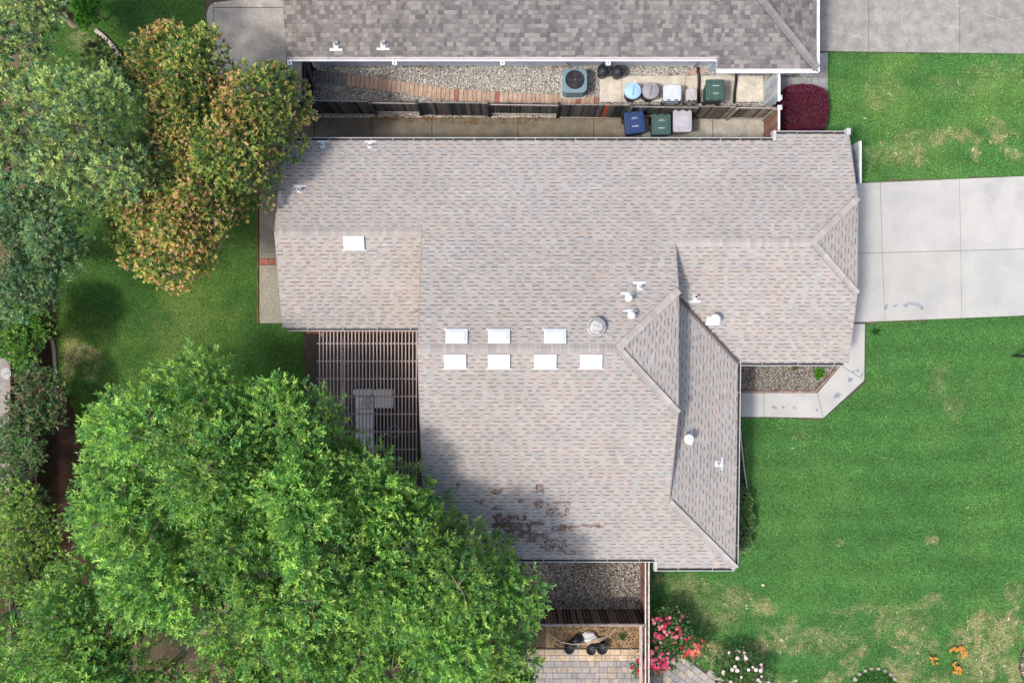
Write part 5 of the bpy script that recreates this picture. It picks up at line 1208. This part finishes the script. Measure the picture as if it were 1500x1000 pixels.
b = MB(); b.tube([(.0, -.28, .3), (.05, -.1, .45), (.2, .05, .35)], .012, 6, (.5, .5, .5)); b.build('handle', M_plastic, t, local=True)
b = MB(); b.tube([P(*q, .5 if i not in (0, 6) else .1) for i, q in enumerate([(808, 931), (822, 940), (840, 943), (856, 942), (876, 935), (894, 930), (902, 920)])], .02, 7, lin((176, 164, 148)))
tag(b.build('hose', M_plastic, None, True), 'pale curved hose arching over the black pots', 'hose')
b = MB(); b.tube([P(860, 944, .1), P(868, 938, .16), P(878, 937, .15), P(888, 934, .08)], [.09, .12, .09, .03], 9, lin((176, 148, 124))); tag(b.build('driftwood', M_bark), 'piece of pale driftwood beside the boulder', 'log')
# metal ornament over the back fence
X, Y, _ = P(8, 547, 2.1); t = thing('metal_ornament', 'round spiral metal ornament on a stake by the left fence', 'ornament', (X, Y, 0)); b = MB()
b.tube([(0, 0, 0), (0, 0, 2.05)], .015, 6, (.3, .3, .32)); b.build('stake', M_metal, t, local=True)
for r in (.19, .13, .07):
    b = MB(); b.tube([(r * math.cos(k * .3307), r * math.sin(k * .3307), 2.07) for k in range(20)], .014, 6, (.55, .57, .6)); b.build('ring', M_metal, t, local=True)
# dark post at the right edge
X, Y, _ = P(1484, 521); t = thing('garden_lamp_post', 'black metal post rising at the right edge of the front lawn', 'lamp post', (X, Y, 0)); b = MB()
b.tube([(0, 0, 0), (0, 0, 1.9)], .05, 10, (.012, .012, .014)); b.build('post', M_black, t, local=True)
b = MB(); b.rbox(.11, .11, 1.9, 2.2, .02, (.03, .03, .03)); b.lathe([(.17, 2.2), (.02, 2.32)], 12, col=(.012, .012, .014)); b.build('lantern', M_black, t, local=True)
# patio sofa and table
X, Y, _ = P(548, 580, .5); sofa = thing('patio_sofa', 'grey L shaped patio sofa under the pergola', 'sofa', (X, Y, 0)); FB = lin((230, 226, 224))
def lb_(px, py): a = P(px, py, .45); return a[0] - X, a[1] - Y
def cushion(nm, x0, y0, x1, y1, z0, z1, col=FB, r=.05):
    b = MB(); a = lb_(x0, y1); c_ = lb_(x1, y0); b.rbox((c_[0] - a[0]) / 2, (c_[1] - a[1]) / 2, z0, z1, min(r, (c_[0] - a[0]) / 2.2, (c_[1] - a[1]) / 2.2), jit(col, .04), (a[0] + c_[0]) / 2, (a[1] + c_[1]) / 2, round_top=.04); return b.build(nm, M_fabric, sofa, local=True)
cushion('frame', 519, 570, 577, 598, .05, .28, lin((80, 74, 72))); cushion('frame', 519, 598, 548, 668, .05, .28, lin((80, 74, 72)))
cushion('back_cushion', 519.5, 569.5, 547.5, 578, .3, .8, r=.1); cushion('back_cushion', 548.5, 569.5, 577, 578.5, .3, .8, r=.1)
cushion('seat_cushion', 520, 579, 547.5, 598, .29, .46); cushion('seat_cushion', 548.5, 579, 576, 597.5, .29, .46); cushion('seat_cushion', 520, 599, 547.5, 628, .29, .46); cushion('seat_cushion', 520, 629, 547.5, 666, .29, .46)
b = MB(); b.rbox(.2, .2, 0, .1, .06, lin((206, 200, 204)), round_top=.04); o = b.build('throw_pillow', M_fabric, None); C.objects.unlink(o); C.objects.link(o); a = lb_(537, 589); o.location = (X + a[0], Y + a[1], .47); o.rotation_euler = (.25, .1, .8)
tag(o, 'square grey throw pillow lying on the corner of the patio sofa', 'pillow')
X, Y, _ = P(577, 632, .45); t = thing('fire_pit_table', 'low round dark table beside the patio sofa', 'table', (X, Y, 0)); b = MB(); b.lathe([(.001, .42), (.2, .42), (.24, .44), (.26, .42), (.2, .38), (.001, .38)], 26, cols=[(.03, .03, .03)] * 2 + [(.4, .36, .36)] + [(.05, .05, .05)] * 2); b.build('table_top', M_plastic, t, local=True)
for k in range(3): a = k * 2.09; b = MB(); b.tube([(.17 * math.cos(a), .17 * math.sin(a), 0), (.14 * math.cos(a), .14 * math.sin(a), .39)], .015, 6, K); b.build('leg', M_black, t, local=True)

# ------------------------------------------------------------------ leaf litter and moss
def litter(name, label, spots, per, size, cols, zf, cat='leaf litter', th=.03):
    Vs = []; Cs = []
    for (x, y, rx, ry, k) in spots:
        n = int(per * k * rx * ry); X = x + rng.uniform(-1, 1, n) * rx; Y = y + rng.uniform(-1, 1, n) * ry
        ok = fbm(X * .16, Y * .28, 3) > .44; X = X[ok]; Y = Y[ok]
        for a, b_ in zip(X, Y):
            p = zf(a, b_); s = size * R.uniform(.5, 1.3); t = R.uniform(0, 6.3); ca, sa = math.cos(t) * s, math.sin(t) * s; z = p.z + th + R.uniform(0, .02)
            Vs += [(p.x - ca, p.y - sa, z), (p.x + sa * .5, p.y - ca * .5, z + R.uniform(0, .015)), (p.x + ca, p.y + sa, z), (p.x - sa * .5, p.y + ca * .5, z + R.uniform(0, .015))]; Cs.append(jit(R.choice(cols), .25))
    n = len(Cs); return kind(tag(npmesh(name, np.array(Vs), np.arange(n * 4).reshape(-1, 4), np.array(Cs), M_leaf), label, cat), 'stuff')
BR = [lin((142, 108, 90)), lin((128, 98, 80)), lin((152, 120, 102)), lin((112, 90, 74))]
litter('leaf_litter', 'brown leaf litter lodged along the shingle courses under the shade tree', [(747, 757, 24, 4, 1.1), (784, 766, 13, 3, 1.2), (823, 773, 16, 5, 1), (862, 770, 24, 2, 1), (750, 776, 28, 12, 1.3), (735, 762, 14, 10, 1.2), (815, 745, 20, 12, .35), (786, 786, 16, 8, .7), (810, 797, 20, 9, .6), (728, 720, 8, 5, .8), (790, 716, 6, 7, .8), (793, 738, 10, 6, .9),
        (763, 733, 4, 3, 1.2), (727, 744, 9, 2, 1), (626, 705, 5, 6, .8), (614, 690, 4, 12, .8), (670, 710, 4, 5, .8), (700, 735, 8, 3, .6), (836, 808, 12, 4, .4), (740, 800, 16, 8, .6)], 2.4, .036, BR, lambda a, b_: PS.px(a, b_))
litter('moss', 'rusty orange moss and leaves along the joint between walk and fence', [(600, 176, 40, 3, 1), (660, 177, 40, 4, 1.1), (700, 180, 30, 4, .5), (760, 177, 30, 5, 1.1), (640, 172, 90, 2, .8), (800, 175, 20, 3, .7), (560, 174, 20, 2, .6), (1080, 171, 30, 3, .8)], 2.0, .03,
       [lin((140, 96, 40)), lin((110, 84, 40)), lin((84, 78, 34)), lin((154, 110, 52))], lambda a, b_: Vector(P(a, b_, .0)), cat='moss', th=.035)
litter('leaf_litter', 'dry brown leaves along the foot of the neighbouring wall', [(640, 98.5, 60, 1.5, 1), (520, 99, 40, 1.5, 1), (830, 99, 30, 1.5, .6)], 2.2, .03, BR, lambda a, b_: Vector(P(a, b_, 0)), th=.06)
